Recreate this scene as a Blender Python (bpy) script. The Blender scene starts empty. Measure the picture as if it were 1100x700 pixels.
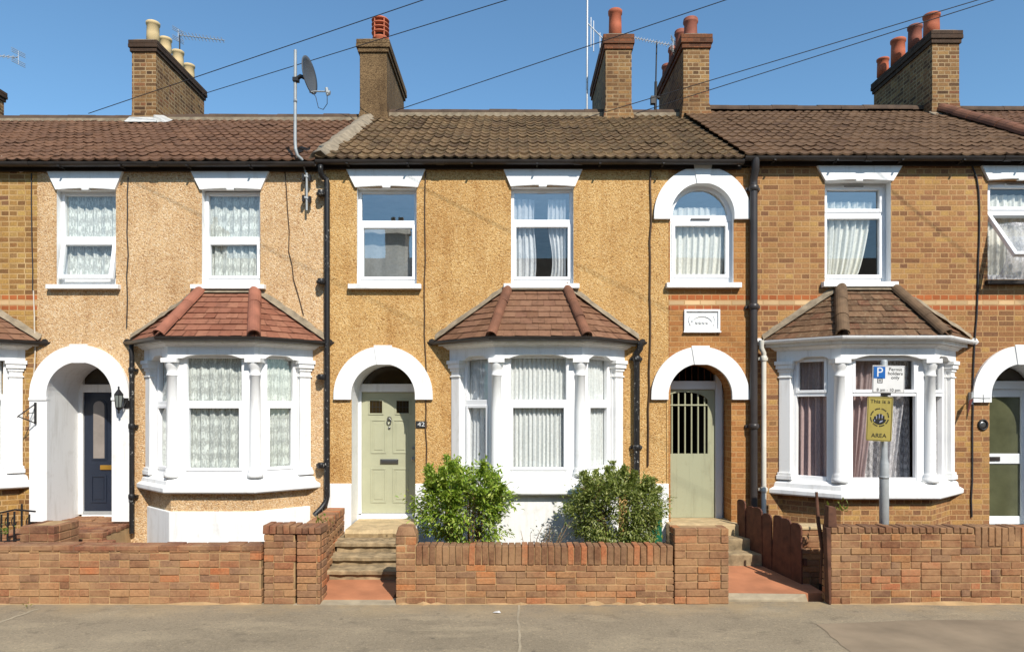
import bpy, bmesh, math, random
from mathutils import Vector, Matrix
from mathutils.geometry import tessellate_polygon
R_ = random.Random(11)
sc = bpy.context.scene
COL = sc.collection
F, D0, EZ, HY, CX = 750.0, 10.0, 2.2, 438.0, 550.0
def X(px, d=D0): return (px - CX) / F * d
def Z(py, d=D0): return EZ + (HY - py) / F * d
def V(*a): return Vector(a)
def lerp(a, b, t): return a + (b - a) * t
W = {}

# ------------------------------------------------------------------ mesh builder
class MB:
    def __init__(s, M=None):
        s.v, s.f, s.m, s.sm, s.r, s.M = [], [], [], [], [], M
        s.rv = 0.0
    def add(s, vs, fs, mi=0, smooth=False):
        b = len(s.v)
        if s.M is not None:
            s.v += [tuple(s.M @ Vector(v)) for v in vs]
        else:
            s.v += [tuple(v) for v in vs]
        for f in fs:
            s.f.append([b + i for i in f]); s.m.append(mi); s.sm.append(smooth); s.r.append(s.rv)
    def box(s, x0, x1, y0, y1, z0, z1, mi=0):
        s.add([(x0,y0,z0),(x1,y0,z0),(x1,y1,z0),(x0,y1,z0),(x0,y0,z1),(x1,y0,z1),(x1,y1,z1),(x0,y1,z1)],
              [(0,3,2,1),(4,5,6,7),(0,1,5,4),(1,2,6,5),(2,3,7,6),(3,0,4,7)], mi)
    def hexa(s, p, mi=0):            # 8 points: bottom 4 then top 4
        s.add(p, [(0,3,2,1),(4,5,6,7),(0,1,5,4),(1,2,6,5),(2,3,7,6),(3,0,4,7)], mi)
    def prism(s, poly, y0, y1, mi=0):    # polygon in x,z extruded in y
        n = len(poly)
        vs = [(x,y0,z) for x,z in poly] + [(x,y1,z) for x,z in poly]
        fs = [(i,(i+1)%n,n+(i+1)%n,n+i) for i in range(n)]
        tri = tessellate_polygon([[Vector((x,z,0)) for x,z in poly]])
        fs += [tuple(t) for t in tri] + [tuple(n+i for i in reversed(t)) for t in tri]
        s.add(vs, fs, mi)
    def prismz(s, poly, z0, z1, mi=0):
        n = len(poly)
        vs = [(x,y,z0) for x,y in poly] + [(x,y,z1) for x,y in poly]
        s.add(vs, [(i,(i+1)%n,n+(i+1)%n,n+i) for i in range(n)] + [tuple(range(n-1,-1,-1)), tuple(range(n,2*n))], mi)
    def prismx(s, poly, x0, x1, mi=0):   # polygon in y,z extruded in x
        n = len(poly)
        vs = [(x0,y,z) for y,z in poly] + [(x1,y,z) for y,z in poly]
        fs = [(i,(i+1)%n,n+(i+1)%n,n+i) for i in range(n)]
        tri = tessellate_polygon([[Vector((y,z,0)) for y,z in poly]])
        fs += [tuple(t) for t in tri] + [tuple(n+i for i in reversed(t)) for t in tri]
        s.add(vs, fs, mi)
    def tube(s, pts, r, n=8, mi=0, caps=True, smooth=True):
        pts = [Vector(p) for p in pts]
        rs = r if isinstance(r, (list, tuple)) else [r]*len(pts)
        vs, fs = [], []
        prev = None
        for i, p in enumerate(pts):
            a = pts[max(i-1,0)]; b = pts[min(i+1,len(pts)-1)]
            t = (b-a).normalized() if (b-a).length > 1e-9 else Vector((0,0,1))
            if prev is None:
                u = t.cross(Vector((0,0,1)))
                if u.length < .05: u = t.cross(Vector((0,1,0)))
            else:
                u = prev - t*prev.dot(t)
            u.normalize(); prev = u; w = t.cross(u)
            for k in range(n):
                q = 2*math.pi*k/n
                vs.append(p + (u*math.cos(q)+w*math.sin(q))*rs[i])
        for i in range(len(pts)-1):
            for k in range(n):
                fs.append((i*n+k, i*n+(k+1)%n, (i+1)*n+(k+1)%n, (i+1)*n+k))
        s.add(vs, fs, mi, smooth)
        if caps:
            s.add(vs[:n], [tuple(range(n-1,-1,-1))], mi); s.add(vs[-n:], [tuple(range(n))], mi)
    def lathe(s, prof, c, n=20, mi=0, smooth=True, axis='z'):
        vs, fs = [], []
        for r, h in prof:
            for k in range(n):
                q = 2*math.pi*k/n
                if axis == 'z': vs.append((c[0]+r*math.cos(q), c[1]+r*math.sin(q), c[2]+h))
                else: vs.append((c[0]+r*math.cos(q), c[1]+h, c[2]+r*math.sin(q)))
        for i in range(len(prof)-1):
            for k in range(n):
                fs.append((i*n+k, i*n+(k+1)%n, (i+1)*n+(k+1)%n, (i+1)*n+k))
        fs.append(tuple(range(n-1,-1,-1))); fs.append(tuple(range((len(prof)-1)*n, len(prof)*n)))
        s.add(vs, fs, mi, smooth)
    def build(s, name, mats, parent=None, bevel=0, recalc=True, seg=2):
        if not isinstance(mats, (list, tuple)): mats = [mats]
        me = bpy.data.meshes.new(name)
        o = bpy.data.objects.new(name, me); COL.objects.link(o)
        off = W[parent] if parent else Vector((0,0,0))
        me.from_pydata([(x-off.x, y-off.y, z-off.z) for x,y,z in s.v], [], s.f)
        for m in mats: me.materials.append(m)
        me.polygons.foreach_set('material_index', s.m)
        me.polygons.foreach_set('use_smooth', s.sm)
        if any(s.r):
            at = me.attributes.new('rnd', 'FLOAT', 'FACE'); at.data.foreach_set('value', s.r)
        if recalc:
            bm = bmesh.new(); bm.from_mesh(me); bmesh.ops.recalc_face_normals(bm, faces=bm.faces); bm.to_mesh(me); bm.free()
        uv = me.uv_layers.new(name='UVMap')
        buf = [0.0]*(2*len(me.loops)); Zv = Vector((0,0,1))
        for p in me.polygons:
            n = p.normal; t = Zv.cross(n)
            if t.length < .08: t = Vector((1,0,0)); b = Vector((0,1,0))
            else: t.normalize(); b = n.cross(t)
            for li in p.loop_indices:
                c = me.vertices[me.loops[li].vertex_index].co + off
                buf[2*li] = c.dot(t); buf[2*li+1] = c.dot(b)
        uv.data.foreach_set('uv', buf)
        if bevel:
            md = o.modifiers.new('bevel', 'BEVEL'); md.width = bevel; md.segments = seg; md.limit_method = 'ANGLE'; md.angle_limit = math.radians(40)
        if parent: o.parent = parent
        W[o] = off.copy()
        return o

def tag(o, label=None, cat=None, group=None, kind=None):
    if label: o['label'] = label
    if cat: o['category'] = cat
    if group: o['group'] = group
    if kind: o['kind'] = kind
    return o
def thing(name, label, cat, loc=(0,0,0), group=None, kind=None):
    o = bpy.data.objects.new(name, None); COL.objects.link(o)
    o.location = loc; o.empty_display_size = .2; W[o] = Vector(loc)
    return tag(o, label, cat, group, kind)
def text(body, size, M, mat, parent, name='lettering', ext=.0008, align='CENTER', sx=1.0):
    cu = bpy.data.curves.new(name, 'FONT'); cu.body = body; cu.size = size; cu.extrude = ext
    cu.align_x = align; cu.align_y = 'CENTER'; cu.materials.append(mat); cu.space_line = .95
    o = bpy.data.objects.new(name, cu); COL.objects.link(o); o.parent = parent
    o.matrix_local = Matrix.Translation(-W[parent]) @ M @ Matrix.Rotation(math.pi/2, 4, 'X') @ Matrix.Diagonal((sx,1,1,1))
    bpy.context.view_layer.update()
    me = bpy.data.meshes.new_from_object(o.evaluated_get(bpy.context.evaluated_depsgraph_get()))
    k = bpy.data.objects.new(name, me); k.parent = parent; k.matrix_local = o.matrix_local.copy()
    bpy.data.objects.remove(o); k.name = name; COL.objects.link(k)
    if not me.materials: me.materials.append(mat)
    W[k] = W[parent].copy()
    return k

# ------------------------------------------------------------------ materials
def lin(c):
    c /= 255.0
    return c/12.92 if c <= .04045 else ((c+.055)/1.055)**2.4
def S(r, g, b, k=.7): return (lin(r)*k, lin(g)*k, lin(b)*k, 1)
class NT:
    def __init__(s, name):
        s.m = bpy.data.materials.new(name); s.m.use_nodes = True; s.t = s.m.node_tree
        s.b = s.t.nodes['Principled BSDF']; s.out = s.t.nodes['Material Output']
    def n(s, ty, **kw):
        o = s.t.nodes.new(ty)
        for k, v in kw.items():
            if k in o.inputs.keys() and not hasattr(o, k): o.inputs[k].default_value = v
            else: setattr(o, k, v)
        return o
    def l(s, a, b): s.t.links.new(a, b)
    def tc(s, out='Object'): return s.n('ShaderNodeTexCoord').outputs[out]
    def noise(s, scale, vec=None, detail=3, rough=.55, dim='3D'):
        o = s.n('ShaderNodeTexNoise'); o.inputs['Scale'].default_value = scale; o.inputs['Detail'].default_value = detail
        o.inputs['Roughness'].default_value = rough
        s.l(vec if vec is not None else s.tc(), o.inputs['Vector']); return o
    def ramp(s, fac, stops, interp='LINEAR'):
        o = s.n('ShaderNodeValToRGB'); e = o.color_ramp; e.interpolation = interp
        while len(e.elements) < len(stops): e.elements.new(.5)
        for i, (p, c) in enumerate(stops):
            e.elements[i].position = p; e.elements[i].color = c if len(c) == 4 else (*c, 1)
        s.l(fac, o.inputs['Fac']); return o
    def mix(s, fac, a, b, mode='MIX'):
        o = s.n('ShaderNodeMix'); o.data_type = 'RGBA'; o.blend_type = mode
        for sock, v in ((o.inputs[0], fac), (o.inputs[6], a), (o.inputs[7], b)):
            if hasattr(v, 'links') or hasattr(v, 'is_linked'): s.l(v, sock)
            else: sock.default_value = v
        return o.outputs[2]
    def math(s, op, a, b=None, c=None, clamp=False):
        o = s.n('ShaderNodeMath'); o.operation = op; o.use_clamp = clamp
        for i, v in enumerate((a, b, c)):
            if v is None: continue
            if hasattr(v, 'is_linked'): s.l(v, o.inputs[i])
            else: o.inputs[i].default_value = v
        return o.outputs[0]
    def bump(s, h, strength=.5, dist=.01):
        o = s.n('ShaderNodeBump'); o.inputs['Strength'].default_value = strength; o.inputs['Distance'].default_value = dist
        s.l(h, o.inputs['Height']); s.l(o.outputs[0], s.b.inputs['Normal']); return o
    def col(s, c):
        if hasattr(c, 'is_linked'): s.l(c, s.b.inputs['Base Color'])
        else: s.b.inputs['Base Color'].default_value = c
    def set(s, rough=.7, metal=0, spec=.4):
        s.b.inputs['Roughness'].default_value = rough; s.b.inputs['Metallic'].default_value = metal
        s.b.inputs['Specular IOR Level'].default_value = spec; return s.m
def mul(c, k): return (c[0]*k, c[1]*k, c[2]*k, 1)

def plain(name, c, rough=.6, metal=0, ns=6, var=.12, bs=60, bump=.15, spec=.4):
    t = NT(name)
    a = t.noise(ns); b = t.noise(bs)
    t.col(t.ramp(a.outputs['Fac'], [(.3, mul(c, 1-var)), (.7, mul(c, 1+var))]).outputs[0])
    if bump: t.bump(b.outputs['Fac'], bump, .004)
    return t.set(rough, metal, spec)
def painted(name, c, grime, amt=.5, rough=.55, streak=True):
    """paint with blotchy dirt and rain streaks"""
    t = NT(name)
    mp = t.n('ShaderNodeMapping'); mp.inputs['Scale'].default_value = (7, 7, .9); t.l(t.tc(), mp.inputs['Vector'])
    a = t.noise(1.5, mp.outputs[0], 5, .65); b = t.noise(5, None, 6, .7)
    f = t.math('MULTIPLY', t.ramp(a.outputs['Fac'], [(.52,(0,0,0)),(.8,(1,1,1))]).outputs[0], amt)
    g = t.math('MULTIPLY', t.ramp(b.outputs['Fac'], [(.55,(0,0,0)),(.8,(1,1,1))]).outputs[0], amt*.8)
    t.col(t.mix(g, t.mix(f, c, grime), grime))
    t.bump(t.noise(40, None, 4).outputs['Fac'], .12, .004)
    return t.set(rough)
def pebble(name, cols, stain):
    t = NT(name)
    v = t.n('ShaderNodeTexVoronoi'); v.inputs['Scale'].default_value = 64; t.l(t.tc(), v.inputs['Vector'])
    sp = t.n('ShaderNodeSeparateColor'); t.l(v.outputs['Color'], sp.inputs[0])
    base = t.ramp(sp.outputs[0], [(i/(len(cols)-1), c) for i, c in enumerate(cols)]).outputs[0]
    n1 = t.noise(.9, None, 5, .6)
    mp = t.n('ShaderNodeMapping'); mp.inputs['Scale'].default_value = (2.5, 2.5, .35); t.l(t.tc(), mp.inputs['Vector'])
    n2 = t.noise(1.6, mp.outputs[0], 4, .6)
    f = t.math('MULTIPLY', t.ramp(n1.outputs['Fac'], [(.4,(0,0,0)),(.7,(1,1,1))]).outputs[0], .6)
    g = t.math('MULTIPLY', t.ramp(n2.outputs['Fac'], [(.48,(0,0,0)),(.72,(1,1,1))]).outputs[0], .5)
    n3 = t.noise(40, None, 3, .6)
    c = t.mix(t.math('ADD', f, g, clamp=True), base, stain, 'MULTIPLY')
    c = t.mix(.5, c, t.ramp(n3.outputs['Fac'], [(.3,(.74,.73,.72)),(.7,(1.2,1.2,1.2))]).outputs[0], 'MULTIPLY')
    t.col(c)
    h = t.math('MULTIPLY', v.outputs['Distance'], -1.0)
    t.bump(t.math('ADD', h, t.math('MULTIPLY', n3.outputs['Fac'], .6)), .75, .012)
    return t.set(.9, 0, .25)
def brick(name, cols, mortar, band=False, w=.225, h=.075, ms=.0055, stain=(.6,.5,.42,1), stain_amt=.5):
    t = NT(name)
    uv = t.tc('UV')
    nz = t.noise(9, None, 2)
    vm = t.n('ShaderNodeVectorMath'); vm.operation = 'MULTIPLY_ADD'; t.l(nz.outputs['Color'], vm.inputs[0])
    vm.inputs[1].default_value = (.012, .009, 0); t.l(uv, vm.inputs[2])
    br = t.n('ShaderNodeTexBrick'); t.l(vm.outputs[0], br.inputs['Vector'])
    br.inputs['Color1'].default_value = (0,0,0,1); br.inputs['Color2'].default_value = (1,1,1,1); br.inputs['Mortar'].default_value = (.5,.5,.5,1)
    br.inputs['Scale'].default_value = 1; br.inputs['Mortar Size'].default_value = ms; br.inputs['Mortar Smooth'].default_value = .25
    br.inputs['Brick Width'].default_value = w; br.inputs['Row Height'].default_value = h; br.offset = .5
    br.squash = .52; br.squash_frequency = 2
    base = t.ramp(br.outputs['Color'], [(i/(len(cols)-1), c) for i, c in enumerate(cols)]).outputs[0]
    fine = t.noise(42, None, 4, .65)
    base = t.mix(.8, base, t.ramp(fine.outputs['Fac'], [(.3,(.62,.6,.57)),(.7,(1.3,1.28,1.25))]).outputs[0], 'MULTIPLY')
    if band:
        g = t.n('ShaderNodeNewGeometry'); sx = t.n('ShaderNodeSeparateXYZ'); t.l(g.outputs['Position'], sx.inputs[0])
        mr = t.n('ShaderNodeMapRange'); mr.inputs[1].default_value = 3.4; mr.inputs[2].default_value = 4.0; t.l(sx.outputs[2], mr.inputs[0])
        P = lambda z: (z-3.4)/.6
        cr = t.ramp(mr.outputs[0], [(0,(0,0,0,0)), (P(3.60), S(196,106,62,.62)[:3]+(.85,)), (P(3.675), S(236,200,150,.7)[:3]+(1,)), (P(3.735), S(212,118,66,.62)[:3]+(.9,)), (P(3.825),(0,0,0,0))], 'CONSTANT')
        base = t.mix(cr.outputs['Alpha'], base, t.mix(.5, cr.outputs[0], t.ramp(br.outputs['Color'], [(0,(.55,.55,.55)),(1,(1.3,1.3,1.3))]).outputs[0], 'MULTIPLY'))
    big = t.noise(.8, None, 5, .6)
    c = t.mix(t.math('MULTIPLY', br.outputs['Fac'], t.ramp(t.noise(3.5, None, 4).outputs['Fac'], [(.35,(.45,.45,.45)),(.6,(1,1,1))]).outputs[0]), base, mortar)
    f = t.math('MULTIPLY', t.ramp(big.outputs['Fac'], [(.4,(0,0,0)),(.7,(1,1,1))]).outputs[0], stain_amt)
    t.col(t.mix(f, c, stain, 'MULTIPLY'))
    hgt = t.math('SUBTRACT', t.math('MULTIPLY', fine.outputs['Fac'], .5), br.outputs['Fac'])
    t.bump(hgt, .7, .008)
    return t.set(.88, 0, .25)
def islandbrick(name, cols):
    t = NT(name)
    g = t.n('ShaderNodeNewGeometry')
    base = t.ramp(g.outputs['Random Per Island'], [(i/(len(cols)-1), c) for i, c in enumerate(cols)], 'CONSTANT' if len(cols) > 9 else 'LINEAR').outputs[0]
    a = t.noise(38, None, 4, .65); b = t.noise(3, None, 5, .65); d = t.noise(14, None, 4, .6)
    c = t.mix(.75, t.mix(.14, base, S(172,128,98,.68)), t.ramp(a.outputs['Fac'], [(.28,(.56,.54,.52)),(.72,(1.38,1.35,1.3))]).outputs[0], 'MULTIPLY')
    c = t.mix(t.math('MULTIPLY', t.ramp(b.outputs['Fac'], [(.38,(0,0,0)),(.64,(1,1,1))]).outputs[0], .62), c, S(202,164,126,.62))
    c = t.mix(t.math('MULTIPLY', t.ramp(d.outputs['Fac'], [(.6,(0,0,0)),(.72,(1,1,1))]).outputs[0], .4), c, S(110,82,64,.6))
    c = t.mix(1.0, c, (1.03,.965,.86,1), 'MULTIPLY')
    t.col(c); t.bump(t.math('ADD', a.outputs['Fac'], d.outputs['Fac']), .6, .006)
    return t.set(.9, 0, .25)
def tiles(name, cols, lichen, amt, moss=None):
    t = NT(name)
    at = t.n('ShaderNodeAttribute'); at.attribute_name = 'rnd'
    base = t.ramp(at.outputs['Fac'], [(i/(len(cols)-1), c) for i, c in enumerate(cols)]).outputs[0]
    a = t.noise(22, None, 5, .7); b = t.noise(2.2, None, 4, .6)
    f = t.math('MULTIPLY', t.ramp(a.outputs['Fac'], [(.52,(0,0,0)),(.7,(1,1,1))]).outputs[0], t.ramp(b.outputs['Fac'], [(.3,(.25,.25,.25)),(.65,(1,1,1))]).outputs[0])
    c = t.mix(t.math('MULTIPLY', f, amt), base, lichen)
    e = t.noise(9, None, 5, .7)
    c = t.mix(t.math('MULTIPLY', t.ramp(e.outputs['Fac'], [(.5,(0,0,0)),(.68,(1,1,1))]).outputs[0], .6), c, moss or mul(cols[0], .55))
    t.col(c); t.bump(a.outputs['Fac'], .4, .006)
    return t.set(.85, 0, .25)
def flaky(name, c, under, amt):
    t = NT(name)
    a = t.noise(26, None, 5, .7); b = t.noise(1.7, None, 3)
    f = t.math('MULTIPLY', t.ramp(a.outputs['Fac'], [(.6,(0,0,0)),(.64,(1,1,1))]).outputs[0], t.ramp(b.outputs['Fac'], [(.4,(0,0,0)),(.6,(1,1,1))]).outputs[0])
    t.col(t.mix(t.math('MULTIPLY', f, amt), c, under)); t.bump(a.outputs['Fac'], .2, .003)
    return t.set(.45)
def glassmat(name, tint=(.93,.95,.95,1), k=2.2, base=.03):
    t = NT(name); t.t.nodes.remove(t.b)
    tr = t.n('ShaderNodeBsdfTransparent'); tr.inputs[0].default_value = tint
    gl = t.n('ShaderNodeBsdfGlossy'); gl.inputs['Roughness'].default_value = .01; gl.inputs[0].default_value = (.95,.98,1,1)
    fr = t.n('ShaderNodeLayerWeight'); fr.inputs['Blend'].default_value = .5
    bm = t.n('ShaderNodeBump'); bm.inputs['Strength'].default_value = .06; bm.inputs['Distance'].default_value = .01
    t.l(t.noise(1.6, None, 2).outputs['Fac'], bm.inputs['Height']); t.l(bm.outputs[0], gl.inputs['Normal'])
    f = t.math('MULTIPLY_ADD', t.math('POWER', fr.outputs['Facing'], 4.0), .7, base, clamp=True)
    mx = t.n('ShaderNodeMixShader'); t.l(f, mx.inputs[0]); t.l(tr.outputs[0], mx.inputs[1]); t.l(gl.outputs[0], mx.inputs[2])
    t.l(mx.outputs[0], t.out.inputs[0]); return t.m
def cloth(name, c, open_=.3, pattern=None, scale=9, transl=.12):
    t = NT(name); t.t.nodes.remove(t.b)
    df = t.n('ShaderNodeBsdfDiffuse'); tl = t.n('ShaderNodeBsdfTranslucent')
    nz = t.noise(30, None, 3)
    cc = t.ramp(nz.outputs['Fac'], [(.3, mul(c,.88)), (.7, mul(c,1.08))]).outputs[0]
    t.l(cc, df.inputs[0]); t.l(cc, tl.inputs[0])
    m1 = t.n('ShaderNodeMixShader'); m1.inputs[0].default_value = transl; t.l(df.outputs[0], m1.inputs[1]); t.l(tl.outputs[0], m1.inputs[2])
    tr = t.n('ShaderNodeBsdfTransparent')
    if pattern == 'lace':
        uv = t.tc('UV'); mp = t.n('ShaderNodeMapping'); mp.inputs['Scale'].default_value = (1, .62, 1); t.l(uv, mp.inputs['Vector'])
        vo = t.n('ShaderNodeTexVoronoi'); vo.inputs['Scale'].default_value = scale; vo.inputs['Randomness'].default_value = .18; t.l(mp.outputs[0], vo.inputs['Vector'])
        vo2 = t.n('ShaderNodeTexVoronoi'); vo2.inputs['Scale'].default_value = scale*5; t.l(mp.outputs[0], vo2.inputs['Vector'])
        a = t.ramp(vo.outputs['Distance'], [(.26,(0,0,0)),(.34,(1,1,1))]).outputs[0]
        b = t.ramp(vo2.outputs['Distance'], [(.3,(.3,.3,.3)),(.5,(1,1,1))]).outputs[0]
        f = t.math('MULTIPLY', t.math('MULTIPLY', a, b), open_)
        f = t.math('ADD', f, .08)
    else:
        f = t.math('MULTIPLY_ADD', t.noise(4, None, 3).outputs['Fac'], .2, open_-.1)
    m2 = t.n('ShaderNodeMixShader'); t.l(f, m2.inputs[0]); t.l(m1.outputs[0], m2.inputs[1]); t.l(tr.outputs[0], m2.inputs[2])
    t.l(m2.outputs[0], t.out.inputs[0]); return t.m
def leafmat(name, cols):
    t = NT(name)
    g = t.n('ShaderNodeNewGeometry')
    c = t.ramp(g.outputs['Random Per Island'], [(i/(len(cols)-1), k) for i, k in enumerate(cols)]).outputs[0]
    t.col(c); t.set(.4, 0, .45)
    tl = t.n('ShaderNodeBsdfTranslucent'); t.l(t.mix(.5, c, (.35,.5,.05,1), 'MIX'), tl.inputs[0])
    mx = t.n('ShaderNodeMixShader'); mx.inputs[0].default_value = .3; t.l(t.b.outputs[0], mx.inputs[1]); t.l(tl.outputs[0], mx.inputs[2])
    t.l(mx.outputs[0], t.out.inputs[0]); return t.m

m = {}
m['peb2'] = pebble('pebbledash_pink', [S(184,142,102,.82), S(220,180,132,.82), S(232,196,150,.82), S(226,188,138,.82), S(244,220,184,.82), S(216,174,122,.82)], S(212,198,182,1))
m['peb3'] = pebble('pebbledash_gold', [S(172,128,76,.82), S(210,166,104,.82), S(222,180,118,.82), S(214,170,106,.82), S(236,202,146,.82), S(206,158,96,.82)], S(214,196,174,1))
YB = [S(142,102,70,.78), S(170,124,82,.8), S(182,136,90,.8), S(160,114,76,.8), S(190,148,94,.8), S(172,122,82,.8), S(196,156,94,.8), S(140,100,72,.78), S(178,130,88,.8)]
m['stock'] = brick('stock_brick', YB, S(204,164,116,.76), band=True, ms=.0085)
m['stock2'] = brick('stock_brick_passage', [S(176,120,70), S(198,140,82), S(206,150,90), S(188,126,74), S(210,158,96)], S(214,168,114,.68), band=True, stain_amt=.35, ms=.008)
m['stock1'] = brick('stock_brick_yellow', [S(138,100,64), S(186,142,82), S(204,162,92), S(164,118,72), S(212,174,102), S(144,102,74)], S(222,184,130,.7), band=True, ms=.0095)
m['chim'] = brick('chimney_brick', [S(92,68,48), S(142,106,70), S(166,126,82), S(118,86,58), S(184,144,92), S(146,96,66)], S(206,176,134,.62), stain=(.5,.44,.38,1), stain_amt=.7, ms=.011)
m['chimred'] = brick('chimney_cap_brick', [S(96,62,44), S(150,92,60), S(130,84,56), S(110,72,54)], S(120,96,76,.6), stain=(.5,.42,.38,1))
m['chimdark'] = brick('chimney_cap_dark', [S(70,54,44), S(96,74,58), S(84,66,54)], S(88,74,62,.6), stain=(.6,.55,.5,1))
m['render'] = pebble('chimney_render', [S(96,74,50), S(140,112,78), S(160,130,92), S(122,96,66)], S(140,130,120,1))
WB = [S(142,104,80), S(172,128,98), S(156,118,94), S(186,140,104), S(136,104,86), S(182,142,106), S(164,112,84), S(150,118,98), S(196,122,82), S(176,134,104), S(148,106,84), S(166,130,96)]
m['wallbrick'] = islandbrick('garden_brick_old', WB)
m['wallbrick2'] = islandbrick('garden_brick_rust', [S(138,98,74), S(160,116,86), S(134,104,82), S(172,128,92), S(146,108,82), S(154,112,86), S(192,128,84), S(140,108,86), S(128,100,84), S(164,124,92), S(184,122,86), S(150,112,84)])
m['wallbrick3'] = islandbrick('garden_brick_brown', [S(128,88,66), S(152,106,78), S(138,100,78), S(172,124,84), S(122,92,76), S(164,126,90), S(142,98,72), S(128,100,86), S(180,114,82), S(158,116,86), S(134,94,72)])
m['soldier'] = islandbrick('coping_brick', [S(118,84,64), S(138,100,76), S(126,94,74), S(148,110,82), S(114,86,70), S(132,96,74), S(184,116,80), S(124,92,72), S(112,80,64), S(142,106,80), S(152,104,76)])
m['darkbrick'] = islandbrick('coping_brick_red', [S(122,78,64), S(148,96,76), S(132,90,74), S(110,76,64), S(156,106,82)])
m['mortar'] = plain('mortar', S(198,162,116,.64), .95, ns=5, var=.25, bs=90, bump=.5)
m['white'] = painted('white_masonry_paint', (.80,.80,.785,1), (.44,.41,.35,1), .5)
m['whiteclean'] = painted('white_gloss_paint', (.81,.81,.80,1), (.6,.59,.56,1), .15, .4)
m['upvc'] = plain('white_upvc', (.82,.82,.82,1), .3, ns=3, var=.03, bump=0)
m['greyupvc'] = plain('pale_grey_upvc', (.66,.68,.68,1), .35, ns=3, var=.03, bump=0)
m['glass'] = glassmat('window_glass', base=.09)
m['glassrefl'] = glassmat('window_glass_bright', (.85,.87,.87,1), 4.5, .24)
m['obscure'] = plain('obscured_glass', S(104,106,78,.55), .18, ns=4, var=.2, bs=25, bump=.35, spec=.6)
m['darkglass'] = plain('dark_fanlight_glass', S(70,58,36,.5), .12, ns=4, var=.2, bump=0, spec=.6)
m['lace'] = cloth('lace_net', (.88,.90,.84,1), .36, 'lace', 9)
m['net'] = cloth('sheer_net', (.93,.93,.90,1), .11)
m['net2'] = cloth('cream_net', (.90,.88,.80,1), .11)
m['net3'] = cloth('thin_net', (.86,.86,.86,1), .22)
m['panelift'] = cloth('pane_brightening_sheet', (.66,.66,.64,1), .36)  # for the sheet added to brighten one pane
m['pink'] = cloth('pink_curtain', (.52,.39,.37,1), .12, transl=.25)
m['greycloth'] = cloth('grey_lace_panel', (.62,.60,.60,1), .45, 'lace', 14)
m['room'] = plain('room_plaster', (.42,.40,.37,1), .9, bump=0)
m['roomlight'] = plain('pale_room_plaster', (.74,.73,.70,1), .9, bump=0)
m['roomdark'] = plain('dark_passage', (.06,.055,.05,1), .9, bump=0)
m['tile1'] = tiles('roof_tile_brown_red', [S(100,72,54), S(128,92,68), S(114,82,62), S(134,98,74), S(108,78,58)], S(176,142,112,.65), .5)
m['tile3'] = tiles('roof_tile_mossy', [S(90,68,48), S(124,97,68), S(108,86,60), S(134,106,74), S(98,76,54)], S(190,168,122,.7), .9, S(54,50,34,.6))
m['tile4'] = tiles('roof_tile_brown', [S(104,78,58), S(130,100,74), S(118,90,66), S(134,104,78), S(110,84,62)], S(164,138,104,.6), .45)
m['baytile2'] = tiles('bay_tile_red', [S(146,92,70), S(166,110,86), S(154,102,80), S(172,118,92), S(150,98,76)], S(190,140,110,.6), .3)
m['baytile3'] = tiles('bay_tile_brown', [S(130,92,68), S(148,108,82), S(138,98,76), S(154,114,88), S(140,102,78)], S(176,142,104,.6), .5)
m['baytile4'] = tiles('bay_tile_weathered', [S(96,72,52), S(130,98,72), S(112,84,62), S(140,108,80), S(120,80,58)], S(190,170,134,.65), .8)
m['ridge'] = plain('ridge_clay', S(96,76,60,.65), .9, ns=5, var=.3, bump=.4)
m['hipred'] = plain('hip_tile_red', S(172,110,86,.66), .85, ns=5, var=.25, bump=.3)
m['hipbrown'] = plain('hip_tile_brown', S(138,92,68,.65), .85, ns=5, var=.3, bump=.3)
m['hipgrey'] = plain('hip_tile_grey_brown', S(124,98,72,.65), .85, ns=7, var=.35, bump=.4)
m['cement'] = plain('cement_fillet', S(164,148,124,.65), .95, ns=9, var=.3, bs=40, bump=.6)
m['lead'] = plain('pale_lead_flashing', S(206,204,198,.75), .6, ns=9, var=.2, bump=.3)
m['terracotta'] = plain('terracotta_pot', S(196,106,72,.72), .75, ns=5, var=.18, bump=.15)
m['terracotta2'] = plain('weathered_red_pot', S(160,94,74,.7), .8, ns=5, var=.25, bump=.2)
m['creampot'] = plain('buff_chimney_pot', S(232,204,152,.7), .8, ns=5, var=.12, bump=.15)
m['black'] = plain('black_gutter', S(66,60,56,.6), .35, ns=4, var=.3, bump=.1)
m['blackpipe'] = flaky('black_pipe_flaking', S(40,38,38,.6), S(215,212,205,.7), .9)
m['greypipe'] = plain('dark_grey_pipe', S(72,66,64,.6), .4, ns=4, var=.2, bump=.1)
m['creampipe'] = plain('cream_pipe', S(236,230,214,.75), .4, ns=4, var=.1, bump=0)
m['fascia'] = plain('dark_fascia', S(52,42,36,.6), .6, ns=4, var=.25, bump=.15)
m['iron'] = plain('black_iron', S(40,38,38,.6), .5, ns=10, var=.3, bump=.1)
m['galv'] = plain('galvanised_metal', S(196,200,200,.62), .5, .1, ns=8, var=.15, bump=.1)
m['alu'] = plain('aluminium_rod', S(220,222,224,.7), .35, .5, ns=8, var=.08, bump=0)
m['dish'] = plain('grey_dish', S(98,100,102,.7), .5, ns=4, var=.1, bump=0)
m['cable'] = plain('black_cable', S(58,56,58,.6), .6, bump=0)
m['browncable'] = plain('brown_cable', S(96,70,46,.6), .6, bump=0)
m['whitecable'] = plain('white_cable', S(226,214,196,.75), .6, bump=0)
m['navy'] = plain('navy_door_paint', S(42,50,66,.7), .35, ns=4, var=.1, bump=.05)
m['sage'] = plain('sage_door_paint', S(186,186,156,.78), .45, ns=4, var=.06, bump=.08)
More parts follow.
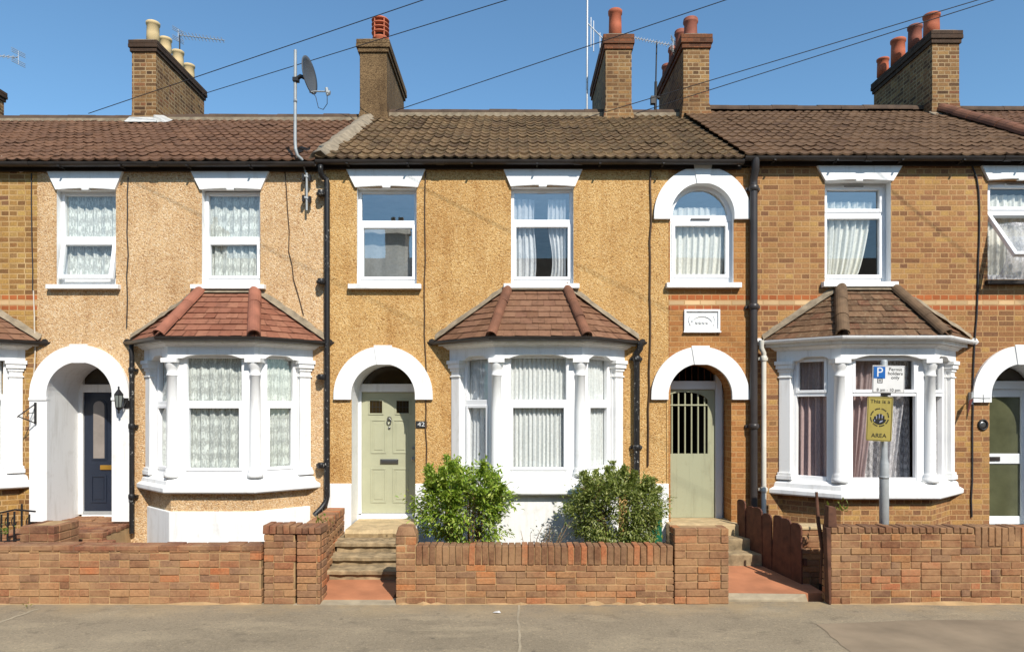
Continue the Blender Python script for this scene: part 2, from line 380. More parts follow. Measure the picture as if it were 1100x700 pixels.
m['sage2'] = painted('sage_gate_paint', S(180,181,150,.76), S(130,120,92,.6), .5, .5)
m['brass'] = plain('polished_brass', S(214,164,74,.9), .3, .8, ns=6, var=.1, bump=0)
m['chrome'] = plain('dull_chrome', S(150,150,148,.8), .3, .9, bump=0)
m['stone'] = plain('worn_stone_step', S(212,186,142,.68), .95, ns=7, var=.25, bs=45, bump=.7)
m['steps'] = plain('old_concrete_step', S(172,150,116,.68), .95, ns=8, var=.45, bs=40, bump=.8)
m['terr'] = plain('terracotta_path_paint', S(208,138,98,.66), .9, ns=3, var=.18, bs=50, bump=.3)
m['soil'] = plain('garden_soil', S(96,76,56,.5), 1, ns=6, var=.4, bs=25, bump=1)
m['fence'] = plain('dark_brown_fence_stain', S(112,68,50,.62), .75, ns=9, var=.4, bs=60, bump=.4)
m['post'] = plain('old_timber', S(110,72,52,.6), .85, ns=9, var=.4, bs=50, bump=.6)
m['bark'] = plain('shrub_bark', S(176,140,98,.5), .9, ns=12, var=.3, bump=.4)
m['leafL'] = leafmat('laurel_leaf', [(.10,.18,.02,1), (.22,.33,.03,1), (.34,.43,.05,1), (.16,.25,.025,1), (.52,.56,.14,1)])
m['leafR'] = leafmat('privet_leaf', [(.11,.14,.03,1), (.20,.24,.05,1), (.28,.30,.08,1), (.15,.19,.04,1), (.42,.41,.16,1)])
m['greenplastic'] = plain('green_plastic', S(26,120,88,.6), .45, bump=0)
m['concrete'] = plain('kerb_concrete', S(190,174,146,.62), .95, ns=6, var=.2, bs=60, bump=.4)
m['signwhite'] = plain('sign_white', S(236,234,230,.78), .45, ns=5, var=.06, bump=0)
m['signblue'] = plain('sign_blue', S(20,100,176,.8), .45, ns=5, var=.05, bump=0)
m['signyellow'] = painted('sign_yellow', S(196,176,92,.78), S(150,130,70,.7), .4, .5)
m['ink'] = plain('sign_ink', (.02,.02,.02,1), .5, bump=0)
m['inkgrey'] = plain('sign_pale_ink', S(170,172,196,.8), .5, bump=0)
m['lampglass'] = plain('lamp_glass', S(150,156,150,.6), .15, bump=0)
m['weed'] = leafmat('weed_leaf', [(.09,.13,.02,1), (.16,.2,.04,1), (.2,.2,.03,1)])
# ------------------------------------------------------------------ shared builders
def arcpts(cx, cz, r, a0, a1, n=20, rz=None):
    rz = rz or r
    return [(cx + r*math.cos(lerp(a0,a1,i/n)), cz + rz*math.sin(lerp(a0,a1,i/n))) for i in range(n+1)]
def archpoly(cx, spring, r, zb, rz=None):
    """opening outline: feet at zb, half-round head"""
    return [(cx-r, zb), (cx+r, zb)] + arcpts(cx, spring, r, 0, math.pi, 24, rz)
def facade(mb, outer, holes, y0=0, yb=.3, mi=0):
    """wall with holes; holes = (poly, reveal depth, material index)"""
    polys = [outer] + [h[0] for h in holes]
    vl = [[Vector((x, z, 0)) for x, z in p] for p in polys]
    flat = [p for pl in polys for p in pl]
    tri = tessellate_polygon(vl)
    mb.add([(x, y0, z) for x, z in flat], [tuple(t) for t in tri], mi)
    mb.add([(x, yb, z) for x, z in flat], [tuple(reversed(t)) for t in tri], mi)
    for pl, dep, hm in [(outer, yb, mi)] + holes:
        n = len(pl)
        mb.add([(x, y0, z) for x, z in pl] + [(x, y0+dep, z) for x, z in pl], [(i, (i+1)%n, n+(i+1)%n, n+i) for i in range(n)], hm)
def rect(x0, x1, z0, z1): return [(x0,z0),(x1,z0),(x1,z1),(x0,z1)]

def curtain(parent, M, u0, u1, z0, z1, w, mat, folds=9, amp=.03, nu=90, nz=14, left=None, right=None, seed=1):
    r = random.Random(seed); ph = [r.uniform(0, 6.28) for _ in range(4)]
    mb = MB(M); vs = []; fs = []
    for j in range(nz+1):
        z = lerp(z0, z1, j/nz); t = j/nz
        a = left(t) if left else u0; b = right(t) if right else u1
        for i in range(nu+1):
            s = i/nu
            off = amp*(math.sin(folds*6.283*s + ph[0] + .5*math.sin(9*s+ph[1])) + .4*math.sin(folds*2.3*6.283*s + ph[2]) + .35*math.sin(3.1*t+ph[3]+5*s))*(1-.35*t)
            vs.append((lerp(a, b, s), w+off, z))
    for j in range(nz):
        for i in range(nu):
            k = j*(nu+1)+i; fs.append((k, k+1, k+nu+2, k+nu+1))
    mb.add(vs, fs, 0, True)
    return mb.build('curtain', mat, parent, recalc=False)

def pane(parent, M, u0, u1, z0, z1, w, mat):
    mb = MB(M); mb.add([(u0,w,z0),(u1,w,z0),(u1,w,z1),(u0,w,z1)], [(0,1,2,3)])
    return mb.build('pane', mat, parent, recalc=False)
def border(mb, u0, u1, z0, z1, w0, w1, b, bb=None, mi=0):
    bb = bb or b
    mb.box(u0, u0+b, w0, w1, z0, z1, mi); mb.box(u1-b, u1, w0, w1, z0, z1, mi)
    mb.box(u0+b, u1-b, w0, w1, z1-b, z1, mi); mb.box(u0+b, u1-b, w0, w1, z0, z0+bb, mi)
def window(parent, M, u0, u1, z0, z1, w, zt, mats=None, b=.05, tb=.055, topsash=False, lowsash=True, glass=None, name='window', open_low=0, sub=.06, mat=None, vent=False, sb=.042):
    """frame with a transom at zt, sash borders and two panes; local u along the wall, w inwards"""
    mat = mat or m['upvc']; g = glass or m['glass']
    if not isinstance(g, (list, tuple)): g = (g, g)
    mb = MB(M)
    border(mb, u0, u1, z0, z1, w, w+.07, b, b+sub-.02)
    mb.box(u0+b, u1-b, w-.004, w+.066, zt, zt+tb)
    if topsash: border(mb, u0+b-.012, u1-b+.012, zt+tb-.012, z1-b+.012, w-.016, w+.05, sb)
    if lowsash and not open_low: border(mb, u0+b-.012, u1-b+.012, z0+b+sub-.032, zt+.012, w-.016, w+.05, sb)
    if vent: mb.box((u0+u1)/2-.17, (u0+u1)/2+.17, w-.03, w-.017, z1-b-.004, z1-b+.022)
    o = mb.build(name, mat, parent, bevel=.006)
    if vent:
        v = MB(M); v.box((u0+u1)/2-.14, (u0+u1)/2+.14, w-.033, w-.0295, z1-b+.002, z1-b+.016); v.build('trickle_vent', m['black'], o)
    pane(o, M, u0+b, u1-b, zt+tb-.01, z1-b, w+.035, g[0])
    if open_low:
        h = zt - (z0+b) ; Mh = M @ Matrix.Translation((0, w-.004, zt+.01)) @ Matrix.Rotation(-open_low, 4, 'X')
        sm = MB(Mh); border(sm, u0+b-.02, u1-b+.02, -h-.01, 0, -.03, .03, .055)
        so = sm.build('open_sash', mat, o, bevel=.006)
        pane(so, Mh, u0+b+.03, u1-b-.03, -h+.04, -.05, 0, g[1])
    elif lowsash:
        pane(o, M, u0+b, u1-b, z0+b+.01, zt, w+.03, g[1])
    return o

def sill(parent, x0, x1, z1, h=.085, proj=.09, mat=None):
    mb = MB(); mb.hexa([(x0,-proj,z1-h),(x1,-proj,z1-h),(x1,.11,z1-h),(x0,.11,z1-h),(x0,-proj,z1-.012),(x1,-proj,z1-.012),(x1,.11,z1),(x0,.11,z1)])
    return mb.build('sill', mat or m['white'], parent, bevel=.008)
def lintel(parent, xt0, xt1, xb0, xb1, zt, zb, key=.07):
    c = (xb0+xb1)/2; n = 8
    low = []
    for i in range(n+1):
        t = i/n; low.append((lerp(xb1, xb0, t), zb + .022*math.sin(math.pi*t)))
    low = [p for p in low if abs(p[0]-c) > key+.01]
    r = [p for p in low if p[0] > c]; l = [p for p in low if p[0] < c]
    poly = [(xt0, zt), (xt1, zt)] + r + [(c+key, zb+.02), (c+key*.9, zb-.004), (c-key*.9, zb-.004), (c-key, zb+.02)] + l
    mb = MB(); mb.prism(poly, -.045, .012)
    return mb.build('lintel', m['white'], parent, bevel=.006)
def archband(parent, cx, spring, ri, ro, feet, rzi=None, rzo=None, mat=None, name='door_arch', legs=None, y0=-.05, key=True):
    rzi = rzi or ri; rzo = rzo or ro
    n = 36; poly = [(cx+ro, feet)] + arcpts(cx, spring, ro, 0, math.pi, n, rzo) + [(cx-ro, feet), (cx-ri, feet)] + arcpts(cx, spring, ri, math.pi, 0, n, rzi) + [(cx+ri, feet)]
    mb = MB(); mb.prism(poly, y0, .01)
    if key:
        a, b = .085, .13
        mb.prism([(cx-a, spring+rzi-.012), (cx+a, spring+rzi-.012), (cx+b, spring+rzo+.012), (cx-b, spring+rzo+.012)], y0-.012, y0-.001)
    if legs:
        for sgn in (-1, 1):
            x0, x1 = sorted((cx+sgn*ri, cx+sgn*ro)); mb.box(x0-.004, x1+.004, y0+.008, .01, legs, feet-.002)
            mb.box(x0-.008, x1+.008, y0-.008, .012, feet-.02, feet+.02)
    return mb.build(name, mat or m['white'], parent, bevel=.006)

def rooftiles(parent, x0, x1, y0, z0, y1, z1, mat, seed, wave=.15, gauge=.285, amp=.035, name='roof'):
    """corrugated interlocking tiles, real relief, one random value per tile"""
    r = random.Random(seed); mb = MB()
    L = math.hypot(y1-y0, z1-z0); cs, sn = (y1-y0)/L, (z1-z0)/L
    nc = round(L/gauge); g = L/nc; nw = round((x1-x0)/(2*wave)); tw = (x1-x0)/nw; K = 10
    for j in range(nc):
        for i in range(nw):
            mb.rv = r.uniform(.01, 1); lift = r.uniform(-.004, .006); tl = r.uniform(-.006, .006)
            vs = []
            for (s, o) in ((j*g-.03+r.uniform(-.008,.008), .026), ((j+1)*g, .004), (j*g-.03, .0)):
                for k in range(K+1):
                    t = k/K; u = x0+tw*(i+t)
                    h = amp*(max(0, math.cos(4*math.pi*t))**.8) + o + lift + tl*(t-.5)
                    vs.append((u, y0+s*cs-h*sn, z0+s*sn+h*cs))
            fs = [(k, k+1, K+2+k, K+1+k) for k in range(K)] + [(2*(K+1)+k, 2*(K+1)+k+1, k+1, k) for k in range(K)]
            mb.add(vs, fs, 0, False)
    return mb.build(name, mat, parent, recalc=False)
def halfround(mb, a, b, r, seg, rnd, lift=0, n=9, mi=0, flare=.06):
    """a run of half round ridge or hip tiles from a to b"""
    a, b = Vector(a), Vector(b); d = b-a; k = max(1, round(d.length/seg)); t = d.normalized()
    side = t.cross(Vector((0,0,1))).normalized(); up = side.cross(t)
    for i in range(k):
        p, q = a+d*(i/k), a+d*((i+1)/k+.012)
        j = Vector((rnd.uniform(-.006,.006), rnd.uniform(-.006,.006), rnd.uniform(-.006,.008)))
        vs = []
        for c, rr in ((p, r*(1+flare)), (q, r)):
            for s_ in (1, .82):
                for m_ in range(n+1):
                    an = math.pi*m_/n
                    vs.append(c + j + side*math.cos(an)*rr*s_ + up*(math.sin(an)*rr*s_+lift))
        N = n+1; fs = []
        for m_ in range(n):
            fs += [(m_, m_+1, 2*N+m_+1, 2*N+m_), (N+m_+1, N+m_, 3*N+m_, 3*N+m_+1), (m_+1, m_, N+m_, N+m_+1), (2*N+m_, 2*N+m_+1, 3*N+m_+1, 3*N+m_)]
        mb.add(vs, fs, mi)

def chimney(house, cx, wx, d0, d1, ztop, zbase, mat, capmat, pots, cap=(.55, .07), yroof=None, flash=None, splay=.05, taper=0):
    """stack at depths d0..d1 from the camera (parallel to party wall), pots = list of (along 0..1, r, h, material, kind, dx)"""
    y0, y1 = d0-10, d1-10; x0, x1 = cx-wx/2, cx+wx/2
    mb = MB(); ch, cp = cap
    mb.box(x0, x1, y0, y1, zbase-.6, ztop-ch+.01, 0)
    mb.hexa([(x0-splay,y0-splay,zbase-.35),(x1+splay,y0-splay,zbase-.35),(x1+splay,y1,zbase-.35),(x0-splay,y1,zbase-.35),(x0-.004,y0-.004,zbase+.1),(x1+.004,y0-.004,zbase+.1),(x1+.004,y1,zbase+.1),(x0-.004,y1,zbase+.1)], 0)
    nb = 3 if ch > .2 else 1
    for i in range(nb):
        a = ztop-ch+ch*i/nb; b = ztop-ch+ch*(i+1)/nb; e = cp*((.55,1,.92)[i] if nb == 3 else 1)
        mb.box(x0-e, x1+e, y0-e, y1+e, a+.002, b, 1)
    mb.hexa([(x0-.03,y0-.03,ztop+.002),(x1+.03,y0-.03,ztop+.002),(x1+.03,y1+.03,ztop+.002),(x0-.03,y1+.03,ztop+.002),(x0+.06,y0+.06,ztop+.06),(x1-.06,y0+.06,ztop+.06),(x1-.06,y1-.06,ztop+.06),(x0+.06,y1-.06,ztop+.06)], 2)
    o = mb.build('chimney', [mat, capmat, m['cement']], house, bevel=.01)
    for (t, r, h, pm, kind, dx) in pots:
        p = MB(); c = (cx+dx, lerp(y0+.2, y1-.2, t), ztop+.03)
        if kind == 'plain':
            p.lathe([(r*1.0,0),(r*.97,h*.5),(r*.93,h*.86),(r*1.06,h*.88),(r*1.08,h*.98),(r*1.0,h),(r*.8,h),(r*.78,h*.6)], c, 24)
        elif kind == 'roll':
            p.lathe([(r*1.1,0),(r*1.02,h*.1),(r*.95,h*.75),(r*1.1,h*.8),(r*1.14,h*.87),(r*1.0,h*.9),(r*1.1,h*.96),(r*1.02,h),(r*.8,h),(r*.78,h*.6)], c, 24)
        else:   # louvred cowl
            p.lathe([(r*.92,0),(r*.86,h*.3),(r*1.0,h*.34),(r*.98,h*.38),(r*.6,h*.38)], c, 24)
            p.lathe([(r*.62,h*.3),(r*.62,h*.95)], c, 20, mi=1)
            for q in range(4):
                z = h*(.50+.145*q); p.lathe([(r*1.08,z),(r*1.12,z+h*.03),(r*1.02,z+h*.06),(r*.6,z+h*.065)], c, 24)
            p.lathe([(r*1.05,h*.95),(r*.9,h*1.02),(r*.5,h*1.05),(.01,h*1.06)], c, 24)
            for q in range(5):
                an = q*math.pi*.4+.35; p.box(c[0]+r*1.0*math.cos(an)-.011, c[0]+r*1.0*math.cos(an)+.011, c[1]+r*1.0*math.sin(an)-.011, c[1]+r*1.0*math.sin(an)+.011, c[2]+h*.3, c[2]+h*.98)
        p.build('chimney_pot', [pm, m['black']], o)
    return o

# ---------------- bay window
class Bay:
    def __init__(s, cx, hw, hf, p):
        s.cx, s.hw, s.hf, s.p = cx, hw, hf, p
        dx, dy = hw-hf, p; L = math.hypot(dx, dy); s.dx, s.dy = dx/L, dy/L; s.L = L
        A, B, C, D = Vector((cx-hw,0,0)), Vector((cx-hf,-p,0)), Vector((cx+hf,-p,0)), Vector((cx+hw,0,0))
        s.faces = []
        for P, Q in ((A,B),(B,C),(C,D)):
            t = (Q-P).normalized(); n = Vector((-t.y, t.x, 0))
            M = Matrix(((t.x, n.x, 0, P.x), (t.y, n.y, 0, P.y), (0,0,1,0), (0,0,0,1)))
            s.faces.append((M, (Q-P).length))
        s.corn = (A,B,C,D)
    def fp(s, o, yw=0.0):
        nx, ny = s.dy, s.dx       # outward normal of left cant is (-nx,-ny)
        xa = s.hw + o/nx + (0)
        xb = s.hw - ((s.p+o)*ny - o)/nx
        xw = xa + yw*(ny/nx) if False else xa
        return [(s.cx-xw, yw), (s.cx-xb, -s.p-o), (s.cx+xb, -s.p-o), (s.cx+xw, yw)]
    def sweep(s, mb, prof, mi=0, yw=0.0):
        """mitred moulding round the three faces; prof = closed list of (offset, z)"""
        rings = [[(*P, z) for P in [s.fp(o, yw)[i] for i in range(4)]] for o, z in prof]
        n = len(prof); vs = [rings[k][i] for i in range(4) for k in range(n)]
        fs = [(i*n+k, i*n+(k+1)%n, (i+1)*n+(k+1)%n, (i+1)*n+k) for i in range(3) for k in range(n)]
        fs += [tuple(range(n-1,-1,-1)), tuple(range(3*n, 4*n))]
        mb.add(vs, fs, mi)

def bayroof(parent, bay, o, ze, zt, ht, ncourse, mat, hipmat, flashmat, seed, hipr=.07):
    r = random.Random(seed)
    E = [Vector((*P, ze)) for P in bay.fp(o)]
    T0, T1 = Vector((bay.cx-ht, -.005, zt)), Vector((bay.cx+ht, -.005, zt))
    mb = MB()
    for (P, Q, A, B) in ((E[0],E[1],T0,T0),(E[1],E[2],T0,T1),(E[2],E[3],T1,T1)):
        nrm = (Q-P).cross(A-P).normalized()
        if nrm.z < 0: nrm = -nrm
        hd = (Q-P).normalized()
        for j in range(ncourse):
            s0, s1 = j/ncourse, (j+1)/ncourse
            a0, b0, a1, b1 = P.lerp(A,s0), Q.lerp(B,s0), P.lerp(A,s1), Q.lerp(B,s1)
            w = (b0-a0).length; k = max(1, round(w/.165)); ph = .5 if j % 2 else 0
            cuts = [0] + [(i+ph)/k for i in range(0 if ph else 1, k) if 0 < (i+ph)/k < 1] + [1]
            for c0, c1 in zip(cuts, cuts[1:]):
                mb.rv = r.uniform(.01,1); lf = .020 + r.uniform(-.004,.006); sl = r.uniform(-.004,.004)
                g = hd*.0018
                lo0, lo1 = a0.lerp(b0,c0)+nrm*(lf+sl)+g, a0.lerp(b0,c1)+nrm*(lf-sl)-g
                hi0, hi1 = a1.lerp(b1,c0)+nrm*.006+g, a1.lerp(b1,c1)+nrm*.006-g
                u0, u1 = a0.lerp(b0,c0)+g, a0.lerp(b0,c1)-g
                dn = (a0-a1).normalized()*.008
                mb.add([lo0+dn, lo1+dn, hi1, hi0, u0+dn, u1+dn], [(0,1,2,3),(4,5,1,0)])
    mb.rv = .3
    mb.add([E[0],E[1],E[2],E[3],T1,T0], [(0,1,5),(1,2,4,5),(2,3,4)])
    ro = mb.build('bay_roof', mat, parent, recalc=False)
    for (e, t) in ((E[1],T0),(E[2],T1)):
        h = MB(); halfround(h, e+Vector((0,-.03,.02)), t+Vector((0,-.02,.03)), hipr, .33, r, lift=-.015); h.build('hip', hipmat, ro)
    for (e, t, sg) in ((E[0],T0,-1),(E[3],T1,1)):
        f = MB(); pts = []
        N = 14
        for i in range(N+1):
            p = e.lerp(t, i/N); q = r.uniform(.8,1.25)
            pts.append((p, .07*q))
        vs = []
        for p, w in pts: vs += [(p.x, -.075*w/.07, p.z+.012), (p.x, -.03, p.z+.05), (p.x, .002, p.z+.03+w)]
        f.add(vs, [(3*i+k, 3*i+k+1, 3*i+4+k, 3*i+3+k) for i in range(N) for k in range(2)], 0)
        f.build('flashing', flashmat, ro, recalc=False)
    f = MB(); f.hexa([(T0.x-.02,-.09,zt-.02),(T1.x+.02,-.09,zt-.02),(T1.x+.02,.01,zt-.02),(T0.x-.02,.01,zt-.02),(T0.x,-.035,zt+.03),(T1.x,-.035,zt+.03),(T1.x,.01,zt+.05),(T0.x,.01,zt+.05)])
    f.build('flashing', flashmat, ro)
    return ro

def column(parent, x, y, z0, z1, r=.072, mat=None, cap=.0):
    h = z1-z0; mb = MB()
    mb.lathe([(r*1.5,0),(r*1.5,.04),(r*1.42,.06),(r*1.25,.075),(r*1.3,.1),(r*1.12,.12),(r*1.02,.14),(r*1.0,h*.55),(r*.9,h-.24),(r*1.02,h-.235),(r*1.05,h-.215),(r*.92,h-.205),(r*.94,h-.15),(r*1.12,h-.13),(r*1.3,h-.08),(r*1.4,h-.06),(r*1.3,h-.055)], (x,y,z0), 22)
    mb.box(x-r*1.5, x+r*1.5, y-r*1.5, y+r*1.5, z1-.056, z1+.004)
    return mb.build('column', mat or m['white'], parent, bevel=0)
def pilaster(parent, M, u0, u1, w0, w1, z0, z1, mat=None):
    mb = MB(M)
    mb.box(u0, u1, w0, w1, z0, z1)
    for e, a, b in ((.03, 0, .06), (.018, .06, .1), (.015, z1-z0-.235, z1-z0-.215), (.015, z1-z0-.15, z1-z0-.11), (.035, z1-z0-.11, z1-z0-.05), (.05, z1-z0-.05, z1-z0+.003)):
        mb.box(u0-e, u1+e, w0-e, w1, z0+a, z0+b)
    return mb.build('pilaster', mat or m['white'], parent, bevel=.005)

def bay(house, b, zg, zsill, zsb, zlin, ztop, zt, basemat, plinth, roofargs, winstyle, curt, gutm=None, archr=.05, zglass=None):
    """three sided bay: base, sill, columns, entablature, windows, gutter, tiled roof"""
    mb = MB()
    F_ = b.fp(-.05); mb.prismz([(F_[0][0],.01)] + F_[1:3] + [(F_[3][0],.01)], zg, zsb+.01, 0)
    root = mb.build('bay_window', basemat, house)
    if plinth:
        p = MB(); F_ = b.fp(-.02); p.prismz([(F_[0][0],.012)] + F_[1:3] + [(F_[3][0],.012)], zg-.02, plinth, 0); p.build('plinth', m['white'], root, bevel=.012)
    s = MB(); b.sweep(s, [(-.12,zsb),(.055,zsb),(.075,zsb+.02),(.075,zsb+.075),(.03,zsb+.11),(.02,zsill-.05),(0,zsill-.03),(-.06,zsill),(-.12,zsill)], 0)
    F_ = b.fp(-.1); s.prismz(F_, zsb+.01, zsill-.01, 0)
    s.build('bay_sill', m['white'], root, bevel=.006)
    # entablature with cambered soffits
    e = MB()
    for k, (M, L) in enumerate(b.faces):
        e.M = M
        a0 = .19 if k == 1 else (.30 if k == 0 else .15); a1 = .19 if k == 1 else (.15 if k == 0 else .30)
        arc = [(lerp(L-a1, a0, i/12), zlin + archr*min(1, 2.6*math.sin(math.pi*i/12)**.8*.55)) for i in range(13)]
        poly = [(.0, ztop), (L, ztop), (L, zlin)] + arc + [(.0, zlin)]
        e.prism(poly, 0.001*k, .16)
        e.prism([(a0+.0, zlin+.14), (L-a1, zlin+.14), (L-a1, zlin+.16), (a0, zlin+.16)], -.006, .002)
    e.M = None
    b.sweep(e, [(-.02,ztop-.05),(.02,ztop-.05),(.035,ztop-.03),(.06,ztop-.01),(.06,ztop),(-.02,ztop)], 0)
    e.build('entablature', m['white'], root, bevel=.004)
    # corner posts, columns, pilasters
    for k in (1, 2):
        q = MB(); M, L = b.faces[1]
        q.M = M; q.box(*((.03,.2) if k == 1 else (L-.2, L-.03)), .09, .17, zsill-.01, zlin+.03)
        M, L = b.faces[0 if k == 1 else 2]; q.M = M
        q.box(*((L-.2, L-.03) if k == 1 else (.03,.2)), .085, .165, zsill-.01, zlin+.028)
        q.build('mullion_post', m['whiteclean'], root, bevel=.004)
    for k in (0, 2):
        q = MB(); M, L = b.faces[k]; q.M = M
        q.box(*((0.02,.2) if k == 0 else (L-.2, L-.02)), .06, .15, zsill-.01, zlin+.026)
        q.build('mullion_post', m['whiteclean'], root, bevel=.004)
    for k in (1, 2):
        c = b.corn[k]; column(root, c.x + (.02 if k == 1 else -.02), c.y+.085, zsill-.005, zlin+.002)
    M, L = b.faces[0]; pilaster(root, M, .03, .19, .005, .12, zsill-.006, zlin+.001)
    M, L = b.faces[2]; pilaster(root, M, L-.19, L-.03, .005, .12, zsill-.006, zlin+.001)
    # windows
    for k, (M, L) in enumerate(b.faces):
        u0, u1 = (.16, L-.16) if k == 1 else ((.2, L-.17) if k == 0 else (.17, L-.2))
        st = winstyle[k]
        w_ = window(root, M, u0, u1, zsill, zlin+.065, .1, zt, **st)
        cu = curt[k]
        if cu: curtain(w_, M, u0+.03, u1-.03, zsill+.02, zlin+.03, .185, seed=k+3, **cu)
    # soffit, fascia, gutter
    o = roofargs['o']; g = MB()
    F_ = b.fp(o-.03); F_ = [(F_[0][0],.0)] + F_[1:3] + [(F_[3][0],.0)]
    g.prismz(F_, ztop+.002, roofargs['ze']-.006, 0)
    g.build('soffit', m['white'], root)
    gu = MB(); r = .05; zc = roofargs['ze']-.005; oc = o+.03
    prof = [(oc+r*math.cos(a), zc+r*math.sin(a)) for a in [math.pi+i*math.pi/8 for i in range(9)]] + [(oc+(r-.008)*math.cos(a), zc+(r-.008)*math.sin(a)) for a in [2*math.pi-i*math.pi/8 for i in range(9)]]
    b.sweep(gu, prof, 0)
    for i in (0, 3):
        P = b.fp(oc)[i]; gu.tube([(P[0], -.001, zc-.005), (P[0], -.02, zc-.005)], r*.98, 10)
    gu.build('gutter', gutm or m['black'], root)
    bayroof(root, b, **{k: v for k, v in roofargs.items()})
    return root

def bricks(mb, x0, x1, y, z0, z1, rnd, L=.225, h=.075, face=.1, mi=1, start=None, jit=.004, dirx=(1,0), skip=0.0, gap=.0065):
    """one skin of separate bricks whose faces look to -y (dirx=(1,0)) or along a turned axis"""
    nrow = max(1, round((z1-z0)/h)); hh = (z1-z0)/nrow
    dx, dy = dirx; W_ = x1-x0
    for j in range(nrow):
        off = (0 if j % 2 else L/2)
        u = -off
        while u < W_-.001:
            l = L if rnd.random() > .22 else L*.5
            a, b_ = max(u, 0), min(u+l, W_); u += l
            if b_-a < .03: continue
            if rnd.random() < skip: continue
            jy = rnd.uniform(-jit, jit*1.2); jz = rnd.uniform(-.003,.003); rt = rnd.uniform(-.003,.003)
            a += gap/2; b_ -= gap/2
            za, zb = z0+j*hh+gap/2+jz, z0+(j+1)*hh-gap/2+jz
            def P(u_, w_, z_): return (x0+u_*dx-w_*dy, y+u_*dy+w_*dx, z_)
            mb.hexa([P(a,jy+rt,za),P(b_,jy-rt,za),P(b_,face,za),P(a,face,za),P(a,jy+rt+rnd.uniform(-.002,.002),zb),P(b_,jy-rt,zb),P(b_,face,zb),P(a,face,zb)], mi)
def soldiers(mb, x0, x1, y, z0, z1, depth, rnd, mi=2, w=.075):
    n = round((x1-x0)/w); w = (x1-x0)/n
    for i in range(n):
        a, b_ = x0+i*w+.004, x0+(i+1)*w-.004; j = rnd.uniform(-.005,.006); t = z1+rnd.uniform(-.007,.006); k = rnd.uniform(-.003,.003)
        mb.hexa([(a+k,y+j,z0+.004),(b_+k,y+j,z0+.004),(b_+k,y+depth+j,z0+.004),(a+k,y+depth+j,z0+.004),(a-k,y+j,t),(b_-k,y+j,t+rnd.uniform(-.003,.003)),(b_-k,y+depth+j,t),(a-k,y+depth+j,t)], mi)
# ------------------------------------------------------------------ the houses
I4 = Matrix.Identity(4)
def P2(px, py, d): return (X(px,d), d-10, Z(py,d))
XB = [-11.43, -6.8, -2.66, 3.4, 8.25, 12.6]          # party walls
GRP = 'terraced brick houses of one row'
H1 = thing('terraced_house', 'yellow brick house cut off by the left edge of the row', 'house', (-9.1,0,0), GRP)
H2 = thing('terraced_house', 'pinkish pebbledashed house with navy front door and red bay roof', 'house', (-4.7,0,0), GRP)
H3 = thing('terraced_house', 'golden pebbledashed house with sage green door and brick alley gate', 'house', (.4,0,0), GRP)
H4 = thing('terraced_house', 'brown brick house behind the parking sign post, with glazed door', 'house', (5.8,0,0), GRP)
H5 = thing('terraced_house', 'house of which only the brown roof shows beyond the rightmost chimney', 'house', (10.4,0,0), GRP)
RIDGE_Y = 3.66
def shell(h, x0, x1, ztop, roommat):
    mb = MB()
    mb.box(x0+.05, x1-.05, 4.2, 4.3, 0, ztop-.1)
    for x in (x0+.02, x1-.06): mb.box(x, x+.04, .31, 4.2, 0, ztop-.1)
    mb.box(x0+.06, x1-.06, .31, 4.2, .3, .42); mb.box(x0+.06, x1-.06, .31, 4.2, 3.25, 3.45); mb.box(x0+.06, x1-.06, .31, 4.2, ztop-.22, ztop-.12)
    return mb.build('interior', roommat, h)
def roofset(h, x0, x1, ze, zr, mat, seed, amp, ridgemat=None, mort=None):
    ro = rooftiles(h, x0, x1, -.14, ze, RIDGE_Y, zr, mat, seed, amp=amp)
    r = random.Random(seed)
    b = MB(); b.add([(x0,RIDGE_Y,zr),(x1,RIDGE_Y,zr),(x1,7.4,ze),(x0,7.4,ze)], [(0,1,2,3)]); b.build('rear_slope', mat, ro, recalc=False)
    rd = MB(); halfround(rd, (x0,RIDGE_Y,zr+.0), (x1,RIDGE_Y,zr+.0), .115, .45, r, mi=0, flare=.03)
    if mort: rd.box(x0, x1, RIDGE_Y-.15, RIDGE_Y+.1, zr-.1, zr+.005, 1)
    rd.build('ridge', [ridgemat or m['ridge'], m['cement']], ro)
    f = MB(); f.box(x0, x1, -.055, -.012, ze-.118, ze-.03); f.box(x0, x1, -.0125, .3, ze-.085, ze-.06)
    f.build('fascia', m['fascia'], h)
    g = MB(); rr = .055; yc, zc = -.155, ze-.035
    prof = [(yc+rr*math.cos(a), zc+rr*math.sin(a)) for a in [math.pi+i*math.pi/8 for i in range(9)]] + [(yc+(rr-.008)*math.cos(a), zc+(rr-.008)*math.sin(a)) for a in [2*math.pi-i*math.pi/8 for i in range(9)]]
    g.prismx(prof, x0+.003, x1-.003)
    k = int((x1-x0)/.9)
    for i in range(k):
        xx = x0+.4+i*.9+r.uniform(-.06,.06); g.box(xx, xx+.025, -.215, -.055, zc-.062, zc-.05); g.tube([(xx, yc, zc-.066),(xx+.02,yc,zc-.066)], .01)
    xx = x0+1.7
    while xx < x1-.5: 
        g.prismx([(yc+(rr+.008)*math.cos(a), zc+(rr+.008)*math.sin(a)) for a in [math.pi+i*math.pi/8 for i in range(9)]], xx, xx+.11); xx += 1.95
    g.build('gutter', m['black'], h)
    return ro
ZE = {1:5.69, 2:5.69, 3:5.72, 4:5.77, 5:5.79}; ZR = {1:7.80, 2:7.82, 3:7.91, 4:7.99, 5:7.98}
ZT = {k: ZE[k]-.088 for k in ZE}

